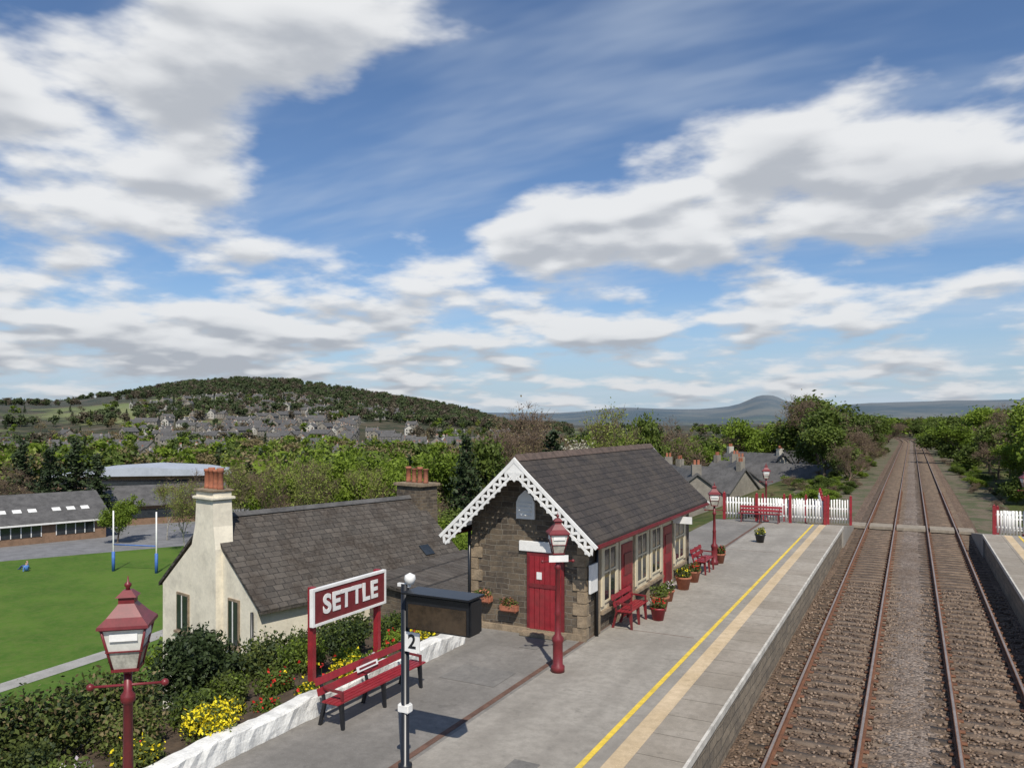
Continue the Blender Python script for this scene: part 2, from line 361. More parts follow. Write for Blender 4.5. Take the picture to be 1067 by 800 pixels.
for a,b in rail_c:
    c=(a+b)/2; y=-4
    while y<380:
        j=random.uniform(-.03,.03)+cxo(y); addbox(Vs,Qs,c-1.27+j,c+1.27+j,y-.125,y+.125,-1.3,-1.088+random.uniform(-.014,.010)); y+=.66
link(bpy.data.objects.new('sleepers',quadmesh('sleepers',Vs,Qs,[m_sleeper])),trk)
Vs=[];Qs=[]
for a,b in rail_c:
    y=-4
    while y<80:
        for r in (a,b): addbox(Vs,Qs,r-.17,r+.17,y-.08,y+.08,-1.077,-1.045)
        y+=.66
link(bpy.data.objects.new('rail_chairs',quadmesh('rail_chairs',Vs,Qs,[m_rside])),trk)
n=9000
sx=rng.uniform(-3.1,3.0,n); sy=8+rng.random(n)**1.5*26; base8=np.array([(-1,-1,-1),(1,-1,-1),(1,1,-1),(-1,1,-1),(-1,-1,1),(1,-1,1),(1,1,1),(-1,1,1)],float)
f6=np.array([(0,3,2,1),(4,5,6,7),(0,1,5,4),(1,2,6,5),(2,3,7,6),(3,0,4,7)])
sz=rng.uniform(.014,.032,(n,1,3)); ang=rng.uniform(0,6.28,n)
bb=base8[None]*sz*(1+rng.uniform(-.35,.35,(n,8,3)))
ca,sa_=np.cos(ang)[:,None],np.sin(ang)[:,None]
X_=bb[:,:,0]*ca-bb[:,:,1]*sa_; Y_=bb[:,:,0]*sa_+bb[:,:,1]*ca
SV=np.stack([X_+sx[:,None],Y_+sy[:,None],bb[:,:,2]-1.095],axis=2).reshape(-1,3)
SQ=(f6[None]+8*np.arange(n)[:,None,None]).reshape(-1,4)
m_st,nt,p=newmat('ballast_stone'); a_=nt.nodes.new('ShaderNodeAttribute'); a_.attribute_name='var'
nt.links.new(mixc(nt,a_.outputs['Fac'],(.07,.045,.03),(.30,.22,.16)),p.inputs['Base Color']); p.inputs['Roughness'].default_value=.9
link(bpy.data.objects.new('loose_ballast',quadmesh('loose_ballast',SV,SQ,[m_st],var=np.repeat(rng.random(n),6))))
ylr=[-6,40,80,120,200]+list(range(260,391,8))
def sweep(name,prof,r,mat):
    n=len(prof); Vv=[(r+x+cxo(y),y,z) for y in ylr for x,z in prof]
    F=[(j*n+i,j*n+(i+1)%n,(j+1)*n+(i+1)%n,(j+1)*n+i) for j in range(len(ylr)-1) for i in range(n)]
    F+=[tuple(range(n)),tuple((len(ylr)-1)*n+i for i in range(n))]
    o=obj_from(name,Vv,F,mat,trk); fixn(o)
for a,b in rail_c:
    for r in (a,b):
        sweep('rail',[(-.07,-1.05),(.07,-1.05),(.07,-1.035),(.012,-1.02),(.012,-.945),(.036,-.93),(.036,-.905),(-.036,-.905),(-.036,-.93),(-.012,-.945),(-.012,-1.02),(-.07,-1.035)],r,m_rside)
        sweep('rail_head',[(-.026,-.904),(.026,-.904),(.024,-.898),(-.024,-.898)],r,m_rtop)
bc=empty('barrow_crossing')
m_board=M('crossing_timber',(.26,.22,.17),.9,.2,3,bs=10,bd=.01)
for x0,x1 in ((-3.3,-2.5),(-2.27,-1.02),(-.8,.72),(.95,2.2),(2.42,3.2)):
    for k in range(6): box('board',(x1-x0,.26,.16),((x0+x1)/2,51.2+.28*k,-.98),m_board,bc)
# ------------------------------------------------------------ platforms
def plat_mat(name,c1,c2,slab=False):
    m,nt,p=newmat(name); pos=worldpos(nt); x,y,z=sep(nt,pos)[:3]
    a=maprange(nt,noise(nt,pos,.45,6,.68),.36,.64); b=maprange(nt,noise(nt,pos,5,5,.72),.35,.68)
    c=mixc(nt,a,c1,c2); c=mixc(nt,math_(nt,'MULTIPLY',b,.45),c,tuple(v*.62 for v in c1))
    sp=maprange(nt,noise(nt,pos,60,2,.5),.58,.72); c=mixc(nt,math_(nt,'MULTIPLY',sp,.4),c,tuple(min(1,v*1.5) for v in c2))
    sp=maprange(nt,noise(nt,pos,1.6,3,.9),.60,.68); c=mixc(nt,math_(nt,'MULTIPLY',sp,.35),c,tuple(v*.5 for v in c1))
    sv=comb(nt,math_(nt,'MULTIPLY',x,1.6),math_(nt,'MULTIPLY',y,.12),0.0)
    st=maprange(nt,noise(nt,sv,1.0,5,.6),.45,.7); c=mixc(nt,math_(nt,'MULTIPLY',st,.35),c,tuple(v*.7 for v in c1))
    if slab:
        br=nt.nodes.new('ShaderNodeTexBrick'); nt.links.new(comb(nt,y,math_(nt,'ADD',x,3.1)),br.inputs['Vector'])
        br.inputs['Scale'].default_value=1; br.inputs['Brick Width'].default_value=.92; br.inputs['Row Height'].default_value=.98; br.inputs['Mortar Size'].default_value=.012; br.offset=0
        br.inputs['Color1'].default_value=(1,1,1,1); br.inputs['Color2'].default_value=(.84,.82,.80,1); br.inputs['Mortar'].default_value=(.45,.43,.4,1)
        c=mixc(nt,1.0,c,br.outputs['Color'],'MULTIPLY')
    nt.links.new(c,p.inputs['Base Color']); p.inputs['Roughness'].default_value=.9
    nt.links.new(bump(nt,noise(nt,pos,45,3,.6),.4,.006),p.inputs['Normal']); return m
m_conc=plat_mat('platform_concrete',(.255,.232,.198),(.335,.308,.265))
m_tarm=plat_mat('platform_tarmac',(.165,.153,.136),(.235,.218,.195))
m_cope=plat_mat('coping_slabs',(.29,.255,.205),(.37,.33,.275),True)
m_yel=M('yellow_line_paint',(.70,.50,.06),.7,.15,6,dirt=.35)
m_buff=plat_mat('buff_paving',(.50,.38,.23),(.60,.47,.31))
m_lip=M('worn_white_edge',(.52,.49,.43),.85,.2,4,dirt=.5)
pl=empty('platform')
XL=-3.1
def slab(name,x0,x1,y0,y1,z0,z1,mat,par):
    return box(name,(x1-x0,y1-y0,z1-z0),((x0+x1)/2,(y0+y1)/2,(z0+z1)/2),mat,par)
slab('wall_face',-7.0,XL-.10,-6,43,-1.4,-.12,m_stone2,pl)
slab('tarmac_fill',-9.65,-7.0,-6,43,-1.4,-.004,m_tarm,pl)
slab('paving_behind',-12.2,-9.65,15.9,31,-1.4,-.008,m_tarm,pl)
slab('concrete_surface',-7.0,XL-.98,-6,43,-.12,0,m_conc,pl)
slab('coping',XL-.98,XL-.05,-6,43,-.12,.004,m_cope,pl)
slab('edge_lip',XL-.05,XL,-6,43,-.12,.006,m_lip,pl)
for x0,x1,mt,nm in [(XL-1.53,XL-1.43,m_yel,'yellow_line'),(XL-1.18,XL-.86,m_buff,'tactile_strip')]: slab(nm,x0,x1,-6,43,.0045,.009,mt,pl)
m_drain=M('drain_channel',(.12,.065,.045),.9,.3,5)
slab('drain_channel',-7.2,-7.08,-6,43,.001,.004,m_drain,pl)
for y in (8.4,19,33): slab('patch_joint',-6.98,XL-1.7,y,y+.02,.001,.0035,m_drain,pl)
m_patch=plat_mat('tarmac_patch',(.145,.137,.125),(.20,.188,.17))
slab('repair_patch',-8.8,-7.5,13.6,14.6,.001,.0036,m_patch,pl)
for x,y in ((-5.6,10.4),(-8.3,16.3)): slab('inspection_cover',x,x+.45,y,y+.45,.001,.006,m_patch,pl)
prism_x('ramp',[(43,-1.4),(43,0),(51,-.95),(51,-1.4)],-6.5,XL-.02,m_conc,pl)
prism_x('ramp_side',[(43,-1.4),(43,-.006),(52,-1.0),(52,-1.4)],-9.6,-6.5,m_tarm,pl)
pr=empty('platform')
slab('wall_face',3.1,7,-6,43,-1.4,-.12,m_stone2,pr)
slab('coping',3.05,3.98,-6,43,-.12,.004,m_cope,pr); slab('edge_lip',3.0,3.05,-6,43,-.12,.006,m_lip,pr)
slab('surface',3.98,7.5,-6,43,-.12,0,m_conc,pr)
slab('yellow_line',4.43,4.53,-6,43,.0045,.009,m_yel,pr); slab('tactile_strip',3.86,4.18,-6,43,.0045,.009,m_buff,pr)
prism_x('ramp',[(43,-1.4),(43,0),(51,-.95),(51,-1.4)],3.02,6.5,m_conc,pr)
# ------------------------------------------------------------ station building
sb=empty('station_waiting_room',(-8.7,17.5,0))
L=9.9; hw=1.6
k=1.95/2.1
apex=4.40
def rz(x): return apex-abs(x)*k
prism_y('walls',[(-hw,-.3),(hw,-.3),(hw,rz(hw)-.08),(0,rz(0)-.08),(-hw,rz(hw)-.08)],0,L,m_stone,sb)
for sgn in (1,-1):
    poly=[(0,apex),(sgn*2.12,apex-2.12*k),(sgn*2.12,apex-2.12*k+.09),(0,apex+.09)]
    prism_y('roof_slope',poly,-.62,L+.62,m_slate,sb)
for i in range(25):
    prism_y('ridge_tile',[(-.13,apex+.0),(0,apex+.16+.008*(i%2)),(.13,apex+.0)],-.62+i*.4456,-.62+(i+1)*.4456-.01,m_ridge,sb)
def barge(y,nm):
    for sgn in (1,-1):
        def pt(t,dn):
            nxn=k/math.hypot(1,k); nzn=1/math.hypot(1,k)
            return (sgn*(t-dn*nxn), apex+.07-t*k-dn*nzn)
        xe=2.2
        th=.045
        prism_y(nm+'_top_rail',[pt(0.0,0),pt(xe,0),pt(xe,.085),pt(0.085*k*.7,.085)],y,y+th,m_white,sb)
        prism_y(nm+'_lower_rail',[pt(.28,.25),pt(xe,.25),pt(xe,.31),pt(.32,.31)],y,y+th,m_white,sb)
        n=12
        for i in range(n):
            t0=.22+(xe-.22)*i/n; t1=.22+(xe-.22)*(i+1)/n; tm=(t0+t1)/2; wdt=.03
            prism_y(nm+'_web',[pt(t0-wdt,.24),pt(t0+wdt,.24),pt(tm+wdt,.09),pt(tm-wdt,.09)],y+.006,y+th-.006,m_white,sb)
            prism_y(nm+'_web',[pt(t1-wdt,.24),pt(t1+wdt,.24),pt(tm+wdt,.09),pt(tm-wdt,.09)],y+.008,y+th-.008,m_white,sb)
            prism_y(nm+'_drop',[pt(t0+.04,.31),pt(t1-.04,.31),pt(tm,.355)],y+.004,y+th-.004,m_white,sb)
    prism_y(nm+'_apex',[(0,apex+.09),(-.30,apex-.22),(0,apex-.52),(.30,apex-.22)],y+.01,y+th+.01,m_white,sb)
barge(-.69,'bargeboard'); barge(L+.64,'rear_bargeboard')
for sgn in (1,-1): box('wall_plate',(.12,.62,.14),(sgn*1.66,-.31,rz(1.66)-.12),m_white,sb)
prism_y('gable_vent_frame',[(-.26,2.9),(.26,2.9),(.26,3.32),(.19,3.47),(.0,3.64),(-.19,3.47),(-.26,3.32)],-.06,.0,m_white,sb)
for z in (3.0,3.1,3.2,3.3): box('vent_louvre',(.34,.03,.03),(0,-.075,z),m_white,sb)
dxc=.55
box('door_lintel',(1.25,.08,.26),(dxc-.1,-.035,2.22),m_white,sb,bev=.01)
box('door_frame',(1.02,.05,2.12),(dxc,-.02,1.03),m_maroon,sb)
for i in range(6): box('door_plank',(.135,.03,1.98),(dxc-.36+.144*i,-.055,.99),m_red,sb,bev=.005)
box('door_rail',(.84,.02,.1),(dxc,-.078,1.25),m_maroon,sb); box('door_notice',(.14,.012,.18),(dxc-.15,-.078,1.5),m_white,sb); box('door_handle',(.03,.05,.12),(dxc+.33,-.09,1.02),m_black,sb)
box('door_step',(1.2,.3,.1),(dxc,-.16,.05),m_quoin,sb,bev=.015)
for i in range(8):
    for sx in (-1,1):
        wq=.34 if (i%2)==0 else .22
        box('quoin',(wq,.05,.29),(sx*(hw-wq/2+.02),-.01,.15+.3*i),m_quoin,sb,bev=.012)
        if sx==1: box('quoin_side',(.05,.54-wq,.29),(hw+.012,(.54-wq)/2,.15+.3*i),m_quoin,sb,bev=.012)
box('plinth',(hw*2+.12,.08,.3),(0,-.04,.0),m_quoin,sb,bev=.01)
tube('downpipe',(-hw-.02,-.1,0),(-hw-.02,-.1,2.5),.045,m_black,sb); tube('downpipe',(hw+.1,.55,0),(hw+.1,.55,2.45),.045,m_black,sb)
for xg in (-2.14,2.14): box('gutter',(.12,L+1.1,.09),(xg,L/2,apex-2.12*k-.03),m_maroon,sb,bev=.02)
for xx_ in (-1.18,-.42):
    box('wall_planter',(.5,.22,.2),(xx_,-.14,.78 if xx_<-1 else .62),m_terra,sb,bev=.04)
def bay_window(y,wd):
    box('window_surround',(.08,wd+.24,1.75),(hw+.03,y,1.35),m_cream,sb,bev=.01)
    box('window_glass',(.03,wd-.05,1.35),(hw+.075,y,1.42),m_glass,sb)
    for dy_ in (-wd/2+.03,wd/2-.03,0): box('mullion',(.05,.05,1.40),(hw+.085,y+dy_,1.42),m_cream,sb)
    for z in (.74,1.5,2.1): box('transom',(.045,wd,.05),(hw+.088,y,z),m_cream,sb)
    for sgn in (-1,1): box('shutter',(.05,.2,1.5),(hw+.09,y+sgn*(wd/2+.02),1.4),m_cream,sb,bev=.01)
    box('sill',(.16,wd+.3,.09),(hw+.08,y,.5),m_quoin,sb,bev=.01)
def side_door(y,wd):
    box('door_surround',(.08,wd+.22,2.25),(hw+.03,y,1.12),m_cream,sb,bev=.01)
    box('side_door',(.05,wd,2.0),(hw+.075,y,1.02),m_red,sb,bev=.01)
    for z in (.55,1.45): box('door_panel',(.03,wd*.7,.6),(hw+.105,y,z),m_maroon,sb,bev=.01)
bay_window(1.5,1.0); side_door(2.9,.9); bay_window(4.2,1.0); bay_window(5.6,1.0); side_door(6.9,.9); bay_window(8.3,1.2)
for y in (.75,2.2,3.55,4.9,6.25,7.5,9.15):
    box('pilaster',(.1,.22,2.5),(hw+.035,y,1.25),m_quoin,sb,bev=.01)
for y in (1.5,4.2,5.6,8.3):
    for sgn in (-1,1): box('eaves_bracket',(.45,.08,.25),(hw+.25,y+sgn*.5,2.42),m_white,sb)
box('platform_sign',(.6,.05,.22),(hw+.55,7.0,2.2),m_white,sb); box('notice_board',(.05,.5,.7),(hw+.11,.3,1.5),m_white,sb)
def shrub(name,loc,blobs,n,size,mats,frac=None,parent=None,stems=True,shell=.5):
    P=[];
    tot=sum(b[3]*b[4]*b[5] for b in blobs)
    for (x,y,z,rx,ry,rzz) in blobs:
        m_=max(10,int(n*rx*ry*rzz/tot)); u=rng.normal(size=(m_,3)); u/=np.linalg.norm(u,axis=1)[:,None]
        rr=rng.uniform(shell,1.08,m_)[:,None]; rr*= (1+.22*np.sin(5*u[:,:1]*3+7*u[:,1:2]+x)*np.cos(6*u[:,2:3]+y))
        P.append(np.array([x,y,z])+u*rr*np.array([rx,ry,rzz]))
    P=np.concatenate(P); P=P[P[:,2]>-.05]; V,Q=leaves(P,size)
    mi=np.zeros(len(Q),int)
    if frac:
        r=rng.random(len(Q)); top=P[:,2]>np.percentile(P[:,2],35); acc=0
        for k_,f in enumerate(frac): mi[(r>=acc)&(r<acc+f)&top]=k_+1; acc+=f
    var=np.clip(rng.uniform(0,1,len(Q))*.6+.4*(np.sin(P[:,0]*4)*np.cos(P[:,1]*5+P[:,2]*4)*.5+.5),0,1)
    ms=[mats[0]]+list(mats[1:])
    if stems:
        sg=[(np.array([random.uniform(-.06,.06),random.uniform(-.06,.06),-.15]),np.array([b[0]*.8,b[1]*.8,b[2]]),.03,.012) for b in blobs]
        tv,tq=tubes(sg,5); Q=np.concatenate([Q,tq+len(V)]); V=np.concatenate([V,tv]); mi=np.concatenate([mi,np.full(len(tq),len(ms))]); var=np.concatenate([var,np.zeros(len(tq))]); ms=ms+[m_bark]
    return link(bpy.data.objects.new(name,quadmesh(name,V,Q,ms,mi,var)),parent,loc)
for xx_,zz in ((-1.18,.85),(-.42,.7)): shrub('planter_plant',(xx_,-.16,zz),[(0,0,.06,.24,.12,.13)],350,.035,[m_leafHedge,m_terra],[.3],sb,False)
# ------------------------------------------------------------ lamps
m_lampglass=M('lantern_glass',(.66,.66,.60),.22,.12,3)
m_lampdark=M('lantern_lower_glass',(.36,.35,.30),.15,.3,5)
def lamp(loc,H,rz_=0.4,sc=1.0,sign=False):
    e=empty('platform_lamp',loc,rz_)
    hb=H-.98*sc
    lathe('post',[(.15,0),(.15,.12),(.11,.16),(.11,.62),(.13,.66),(.13,.72),(.07,.8),(.06,1.2),(.075,1.24),(.055,1.3),(.045,hb-.3),(.07,hb-.28),(.07,hb-.22),(.04,hb-.18),(.04,hb)],m_maroon,e,segs=14)
    tube('ladder_bar',(-.33*sc,0,hb-.12),(.33*sc,0,hb-.12),.014,m_maroon,e)
    for sx in (-1,1): lathe('bar_ball',[(.0,-.04),(.03,-.025),(.04,0),(.03,.025),(0,.04)],m_maroon,e,(sx*.35*sc,0,hb-.12),10)
    z0=hb+.06*sc; z1=z0+.44*sc; a=.115*sc; b=.205*sc
    def ring(w_,z): return [(-w_,-w_,z),(w_,-w_,z),(w_,w_,z),(-w_,w_,z)]
    zm=z0+.2*sc; am=a+(b-a)*.48
    for nm,w0,w1,za,zb,mt in (('lantern_lower_panes',a,am,z0,zm,m_lampdark),('lantern_upper_panes',am,b,zm,z1,m_lampglass)):
        vs=ring(w0*.96,za)+ring(w1*.96,zb); obj_from(nm,vs,[(0,1,5,4),(1,2,6,5),(2,3,7,6),(3,0,4,7)],mt,e)
    for sx in (-1,1):
        for sy in (-1,1):
            tube('lantern_bar',(sx*a,sy*a,z0),(sx*b,sy*b,z1),.013*sc,m_maroon,e,6)
    for w_,z,t in ((a,z0,.03),(am,zm,.012),(b,z1,.03)):
        for q in range(4):
            ang=q*math.pi/2; box('lantern_rail',(2*w_+.03*sc,.022*sc,t*sc),(w_*math.sin(ang),-w_*math.cos(ang),z),m_maroon,e,(0,0,ang))
    for q in range(4):
        ang=q*math.pi/2; box('name_panel',(.26*sc,.006,.075*sc),(b*.93*math.sin(ang),-b*.93*math.cos(ang),z1-.09*sc),m_white,e,(0,0,ang)); 
    lathe('lantern_seat',[(.03*sc,-.1*sc),(.06*sc,-.03*sc),(.15*sc,0)],m_maroon,e,(0,0,z0),4,phase=math.pi/4,smooth=False)
    r2=math.sqrt(2)
    lathe('lantern_roof',[(.24*r2*sc,0),(.235*r2*sc,.03*sc),(.165*r2*sc,.10*sc),(.09*r2*sc,.20*sc),(.075*r2*sc,.22*sc),(.075*r2*sc,.28*sc),(.10*r2*sc,.285*sc),(.04*r2*sc,.35*sc)],m_maroon,e,(0,0,z1),4,phase=math.pi/4,smooth=False)
    lathe('finial',[(.02*sc,0),(.02*sc,.03*sc),(.035*sc,.05*sc),(.035*sc,.07*sc),(.012*sc,.09*sc),(.004*sc,.15*sc)],m_maroon,e,(0,0,z1+.34*sc),10)
    if sign: box('lamp_name_plate',(.42,.03,.14),(.0,-.09,hb-.05),m_white,e)
    return e
lamp((-6.9,5.0,0),3.82,.72,.97)
lamp((-6.75,15.1,0),3.42,.62,.95,True)
lamp((-6.6,29.2,0),3.1,.3,.95)
lamp((-7.2,44.5,-.2),3.3,.3,.95); lamp((4.9,44.5,-.2),3.3,.3,.95)
# ------------------------------------------------------------ benches
def bench(loc,rz_,Lb=2.2,name=False):
    e=empty('platform_bench',loc,rz_)
    for y in (-Lb/2+.15,0,Lb/2-.15):
        prism_y('leg_frame',[(.24,0),(.19,0),(.14,.40),(-.16,.40),(-.27,0),(-.33,0),(-.22,.42),(-.34,.86),(-.29,.87),(-.19,.46),(.22,.46)],y-.025,y+.025,m_black if name else m_maroon,e)
        if y!=0: prism_y('arm_rest',[(.22,.44),(.19,.44),(.17,.62),(-.24,.64),(-.24,.68),(.22,.66)],y-.02,y+.02,m_maroon,e)
    for i in range(4): box('seat_slat',(.082,Lb,.03),(.19-.095*i,0,.475),m_red,e,bev=.006)
    for i in range(2): box('back_slat',(.03,Lb,.13),(-.225-.055*i,0,.62+.17*i),m_red,e,(0,rad(-15),0),bev=.006)
    if name:
        n=20; vs=[(0,.19*math.cos(2*math.pi*i/n),.12*math.sin(2*math.pi*i/n)) for i in range(n)]+[(.02,.19*math.cos(2*math.pi*i/n),.12*math.sin(2*math.pi*i/n)) for i in range(n)]
        fs=[tuple(range(n))[::-1],tuple(range(n,2*n))]+[(i,(i+1)%n,n+(i+1)%n,n+i) for i in range(n)]
        obj_from('name_roundel',vs,fs,m_maroon,e,(-.225,0,.72),(0,rad(-15),0))
        box('roundel_bar',(.012,.62,.10),(-.195,0,.722),m_white,e,(0,rad(-15),0)); box('roundel_text',(.006,.5,.04),(-.187,0,.724),m_maroon,e,(0,rad(-15),0))
bench((-9.0,11.7,0),0,2.7,True)
bench((-6.62,19.6,0),0,1.5); bench((-6.62,27.6,0),0,1.5); bench((-7.2,42.6,0),rad(-90),2.2)
def pot(loc,mat_,s=1.0,fl=m_redpetal,nm='flower_tub'):
    e=empty(nm,loc); lathe('tub',[(.17*s,0),(.24*s,.34*s),(.27*s,.36*s),(.27*s,.41*s),(.24*s,.41*s),(.22*s,.36*s)],mat_,e,segs=16)
    shrub('plant',(0,0,.42*s),[(0,0,.08*s,.26*s,.26*s,.2*s),(.08*s,.05,.18*s,.14*s,.14*s,.16*s)],500,.04,[m_leafHedge,fl],[.2],e,False)
pot((-6.35,21.3,0),m_terra,1.05,m_leafA,'planted_tub'); pot((-6.1,20.3,0),m_red,.85,m_redpetal)
pot((-6.5,22.6,0),m_terra,.8,m_whitepetal); pot((-6.5,24.4,0),m_terra,1.0,m_yellow); pot((-6.5,25.7,0),m_terra,.9,m_redpetal); pot((-6.5,29.6,0),m_terra,.9,m_redpetal)
pot((-6.0,35.5,0),m_black,.9,m_yellow)
# ------------------------------------------------------------ name sign
ns=empty('station_name_sign',(-10.1,12.3,0))
box('board',(.06,2.2,.66),(0,0,1.82),m_maroon,ns)
for z in (1.82-.335,1.82+.335): box('border_rail',(.09,2.28,.05),(0,0,z),m_white,ns)
for y in (-1.115,1.115): box('border_stile',(.088,.05,.62),(0,y,1.82),m_white,ns)
for y in (-1.02,1.0): box('post',(.12,.12,2.3),(-.095,y,1.05),m_red,ns,bev=.01)
def text(s_,size,loc,rot,mat,parent,ext=.006,nm='lettering',bold=.012):
    c=bpy.data.curves.new(nm,'FONT'); c.body=s_; c.size=size; c.extrude=ext; c.offset=bold; c.align_x='CENTER'; c.align_y='CENTER'; c.space_character=1.1
    o=bpy.data.objects.new(nm,c); c.materials.append(mat); link(o,parent,loc,rot); return o
text('SETTLE',.50,(.037,0,1.82),(rad(90),0,rad(90)),m_white,ns,bold=.018)
# ------------------------------------------------------------ info display post
dp=empty('platform_information_display',(-6.97,9.8,0))
lathe('post',[(.11,0),(.11,.06),(.065,.08),(.065,2.85)],m_black,dp,segs=14)
box('display_case',(1.16,.36,.54),(.70,0,2.48),m_black,dp,bev=.03)
m_scr=M('dark_screen',(.045,.03,.018),.25,.4,2,spec=.7)
box('display_screen',(1.02,.015,.36),(.70,-.185,2.42),m_scr,dp)
box('display_hood',(1.2,.48,.03),(.70,-.02,2.765),m_black,dp,bev=.008)
box('bracket',(.2,.08,.36),(.1,0,2.50),m_black,dp)
lathe('camera_dome',[(0,-.10),(.06,-.07),(.09,0),(.08,.06),(0,.10)],m_white,dp,(.09,0,2.93),16)
box('camera_arm',(.22,.05,.05),(-.02,0,2.83),m_white,dp)
box('number_plate',(.27,.02,.30),(.19,-.08,1.99),m_white,dp); text('2',.3,(.19,-.093,1.99),(rad(90),0,0),m_black,dp,.002,'numeral',.006)
box('post_band',(.2,.15,.14),(0,-.0,.93),m_white,dp,bev=.02)
# ------------------------------------------------------------ garden
m_soil=M('garden_soil',(.07,.048,.03),.95,.35,4,bs=15,bd=.04)
gv=[];gx=np.linspace(-13.6,-9.85,16);gy=np.linspace(-2,16,60)
for y in gy:
    for x in gx: gv.append((x,y,np.interp(x,[-13.6,-12.4,-9.85],[-1.4,.0,.28])+random.uniform(-.04,.04)))
gq=[(j*16+i,j*16+i+1,(j+1)*16+i+1,(j+1)*16+i) for j in range(59) for i in range(15)]
link(bpy.data.objects.new('garden_bed',quadmesh('garden_bed',gv,gq,[m_soil],smooth=True)))
def roughwall(name,x0,x1,y0,y1,z0,z1,mat):
    ny=int((y1-y0)/.15)+1
    Vw=[];Fw=[];prof=[(x1,z0),(x1,z0+(z1-z0)*.5),(x1-.01,z1-.03),(x1-.04,z1),((x0+x1)/2,z1+.01),(x0+.03,z1),(x0,z0)]
    n=len(prof)
    for j in range(ny+1):
        y=y0+(y1-y0)*j/ny; jz=.03*math.sin(y*3.1)+random.uniform(-.015,.015)
        for (x,z) in prof: Vw.append((x+random.uniform(-.018,.018),y,z+(jz if z>z0 else 0)))
    for j in range(ny):
        for i in range(n-1): Fw.append((j*n+i,(j+1)*n+i,(j+1)*n+i+1,j*n+i+1))
    Fw.append(tuple(range(n))); Fw.append(tuple(ny*n+i for i in range(n))[::-1])
    o=obj_from(name,Vw,Fw,mat); fixn(o); return o
roughwall('garden_wall',-9.97,-9.62,-2,16.0,-.05,.34,m_whitewall)
shrub('evergreen_bush',(-12.7,10.7,-.35),[(0,0,.75,.8,.8,.75),(.3,-.3,1.1,.5,.5,.4),(-.35,.3,1.0,.5,.55,.45),(.1,.4,.5,.6,.5,.5)],9000,.055,[m_leafDark])
def hedge(name,x,y0,y1,h,n,mats,frac=None,r=.5,size=.05,z=0):
    bl=[];y=y0
    while y<y1: bl.append((random.uniform(-.2,.2),y,h*.45+random.uniform(-.1,.1),r*random.uniform(.8,1.2),.5,h*.5*random.uniform(.8,1.2))); y+=.45
    return shrub(name,(x,0,z),bl,n,size,mats,frac,None,False,.35)
hedge('garden_hedge',-12.1,2.5,9.2,1.2,20000,[m_leafHedge,m_leafDark,m_leafBud],[.25,.15],.6)
hedge('garden_hedge',-12.5,11.6,15.9,.95,9000,[m_leafHedge,m_leafDark],[.35],.5,z=-.3)
for i,(x,y,r,n,ms,fr,nm) in enumerate([
 (-10.25,8.9,.42,2600,[m_leafHedge,m_yellow],[.62],'yellow_flower_shrub'),
 (-10.6,9.6,.30,1200,[m_leafHedge,m_yellow],[.3],'yellow_flower_shrub'),
 (-10.2,12.2,.28,1300,[m_leafHedge,m_yellow],[.6],'yellow_flower_shrub'),
 (-10.3,15.2,.30,1200,[m_leafHedge,m_yellow],[.5],'yellow_flower_shrub'),
 (-10.5,14.2,.35,1400,[m_leafA,m_redpetal],[.05],'flowering_plant'),
 (-11.0,9.2,.42,2200,[m_leafB,m_leafDark],[.3],'garden_shrub'),
 (-11.3,10.2,.40,2000,[m_leafHedge,m_leafA],[.3],'garden_shrub'),
 (-10.9,11.0,.34,1600,[m_leafB,m_redpetal],[.04],'flowering_plant'),
 (-11.4,12.3,.48,3000,[m_leafB,m_leafA],[.4],'garden_shrub'),
 (-11.5,13.8,.48,3000,[m_leafDark,m_leafB],[.4],'garden_shrub'),
 (-11.2,15.2,.42,2200,[m_leafB,m_leafDark],[.3],'garden_shrub'),
 (-11.0,8.0,.5,2400,[m_leafHedge,m_leafBud],[.3],'garden_shrub'),
 (-10.3,7.6,.35,1500,[m_leafHedge,m_yellow],[.15],'flowering_plant'),
 (-10.2,10.1,.24,900,[m_leafB,m_redpetal],[.07],'flowering_plant'),
 (-10.15,11.1,.22,900,[m_leafB,m_yellow],[.3],'flowering_plant'),
 (-10.2,13.3,.25,900,[m_leafA,m_whitepetal],[.2],'flowering_plant'),
 (-10.7,12.9,.3,1200,[m_leafA,m_yellow],[.2],'flowering_plant'),
 (-10.4,6.5,.4,1500,[m_leafB,m_whitepetal],[.1],'flowering_plant'),
 (-11.2,6.4,.5,2000,[m_leafHedge,m_leafDark],[.3],'garden_shrub')]):
    shrub(nm,(x,y,.12),[(0,0,r*.6,r,r,r*.8),(r*.4,r*.3,r*.8,r*.6,r*.6,r*.6)],n,.036,ms,fr)
P=np.array([(random.uniform(-10.9,-10.02),random.uniform(7,15.8),random.uniform(.42,.62)) for i in range(30)]); nT=len(P)
V1,Q1=leaves(np.repeat(P,5,axis=0)+rng.normal(size=(nT*5,3))*.016,.032,aspect=.7)
sv,sq=tubes([(np.array([p_[0],p_[1],.2]),p_,.006,.005) for p_ in P],4)
link(bpy.data.objects.new('tulips',quadmesh('tulips',np.concatenate([V1,sv]),np.concatenate([Q1,sq+len(V1)]),[m_redpetal,m_yellow,m_leafB],np.concatenate([np.repeat((rng.random(nT)<.4).astype(int),5),np.full(len(sq),2)]),rng.random(len(Q1)+len(sq)))))
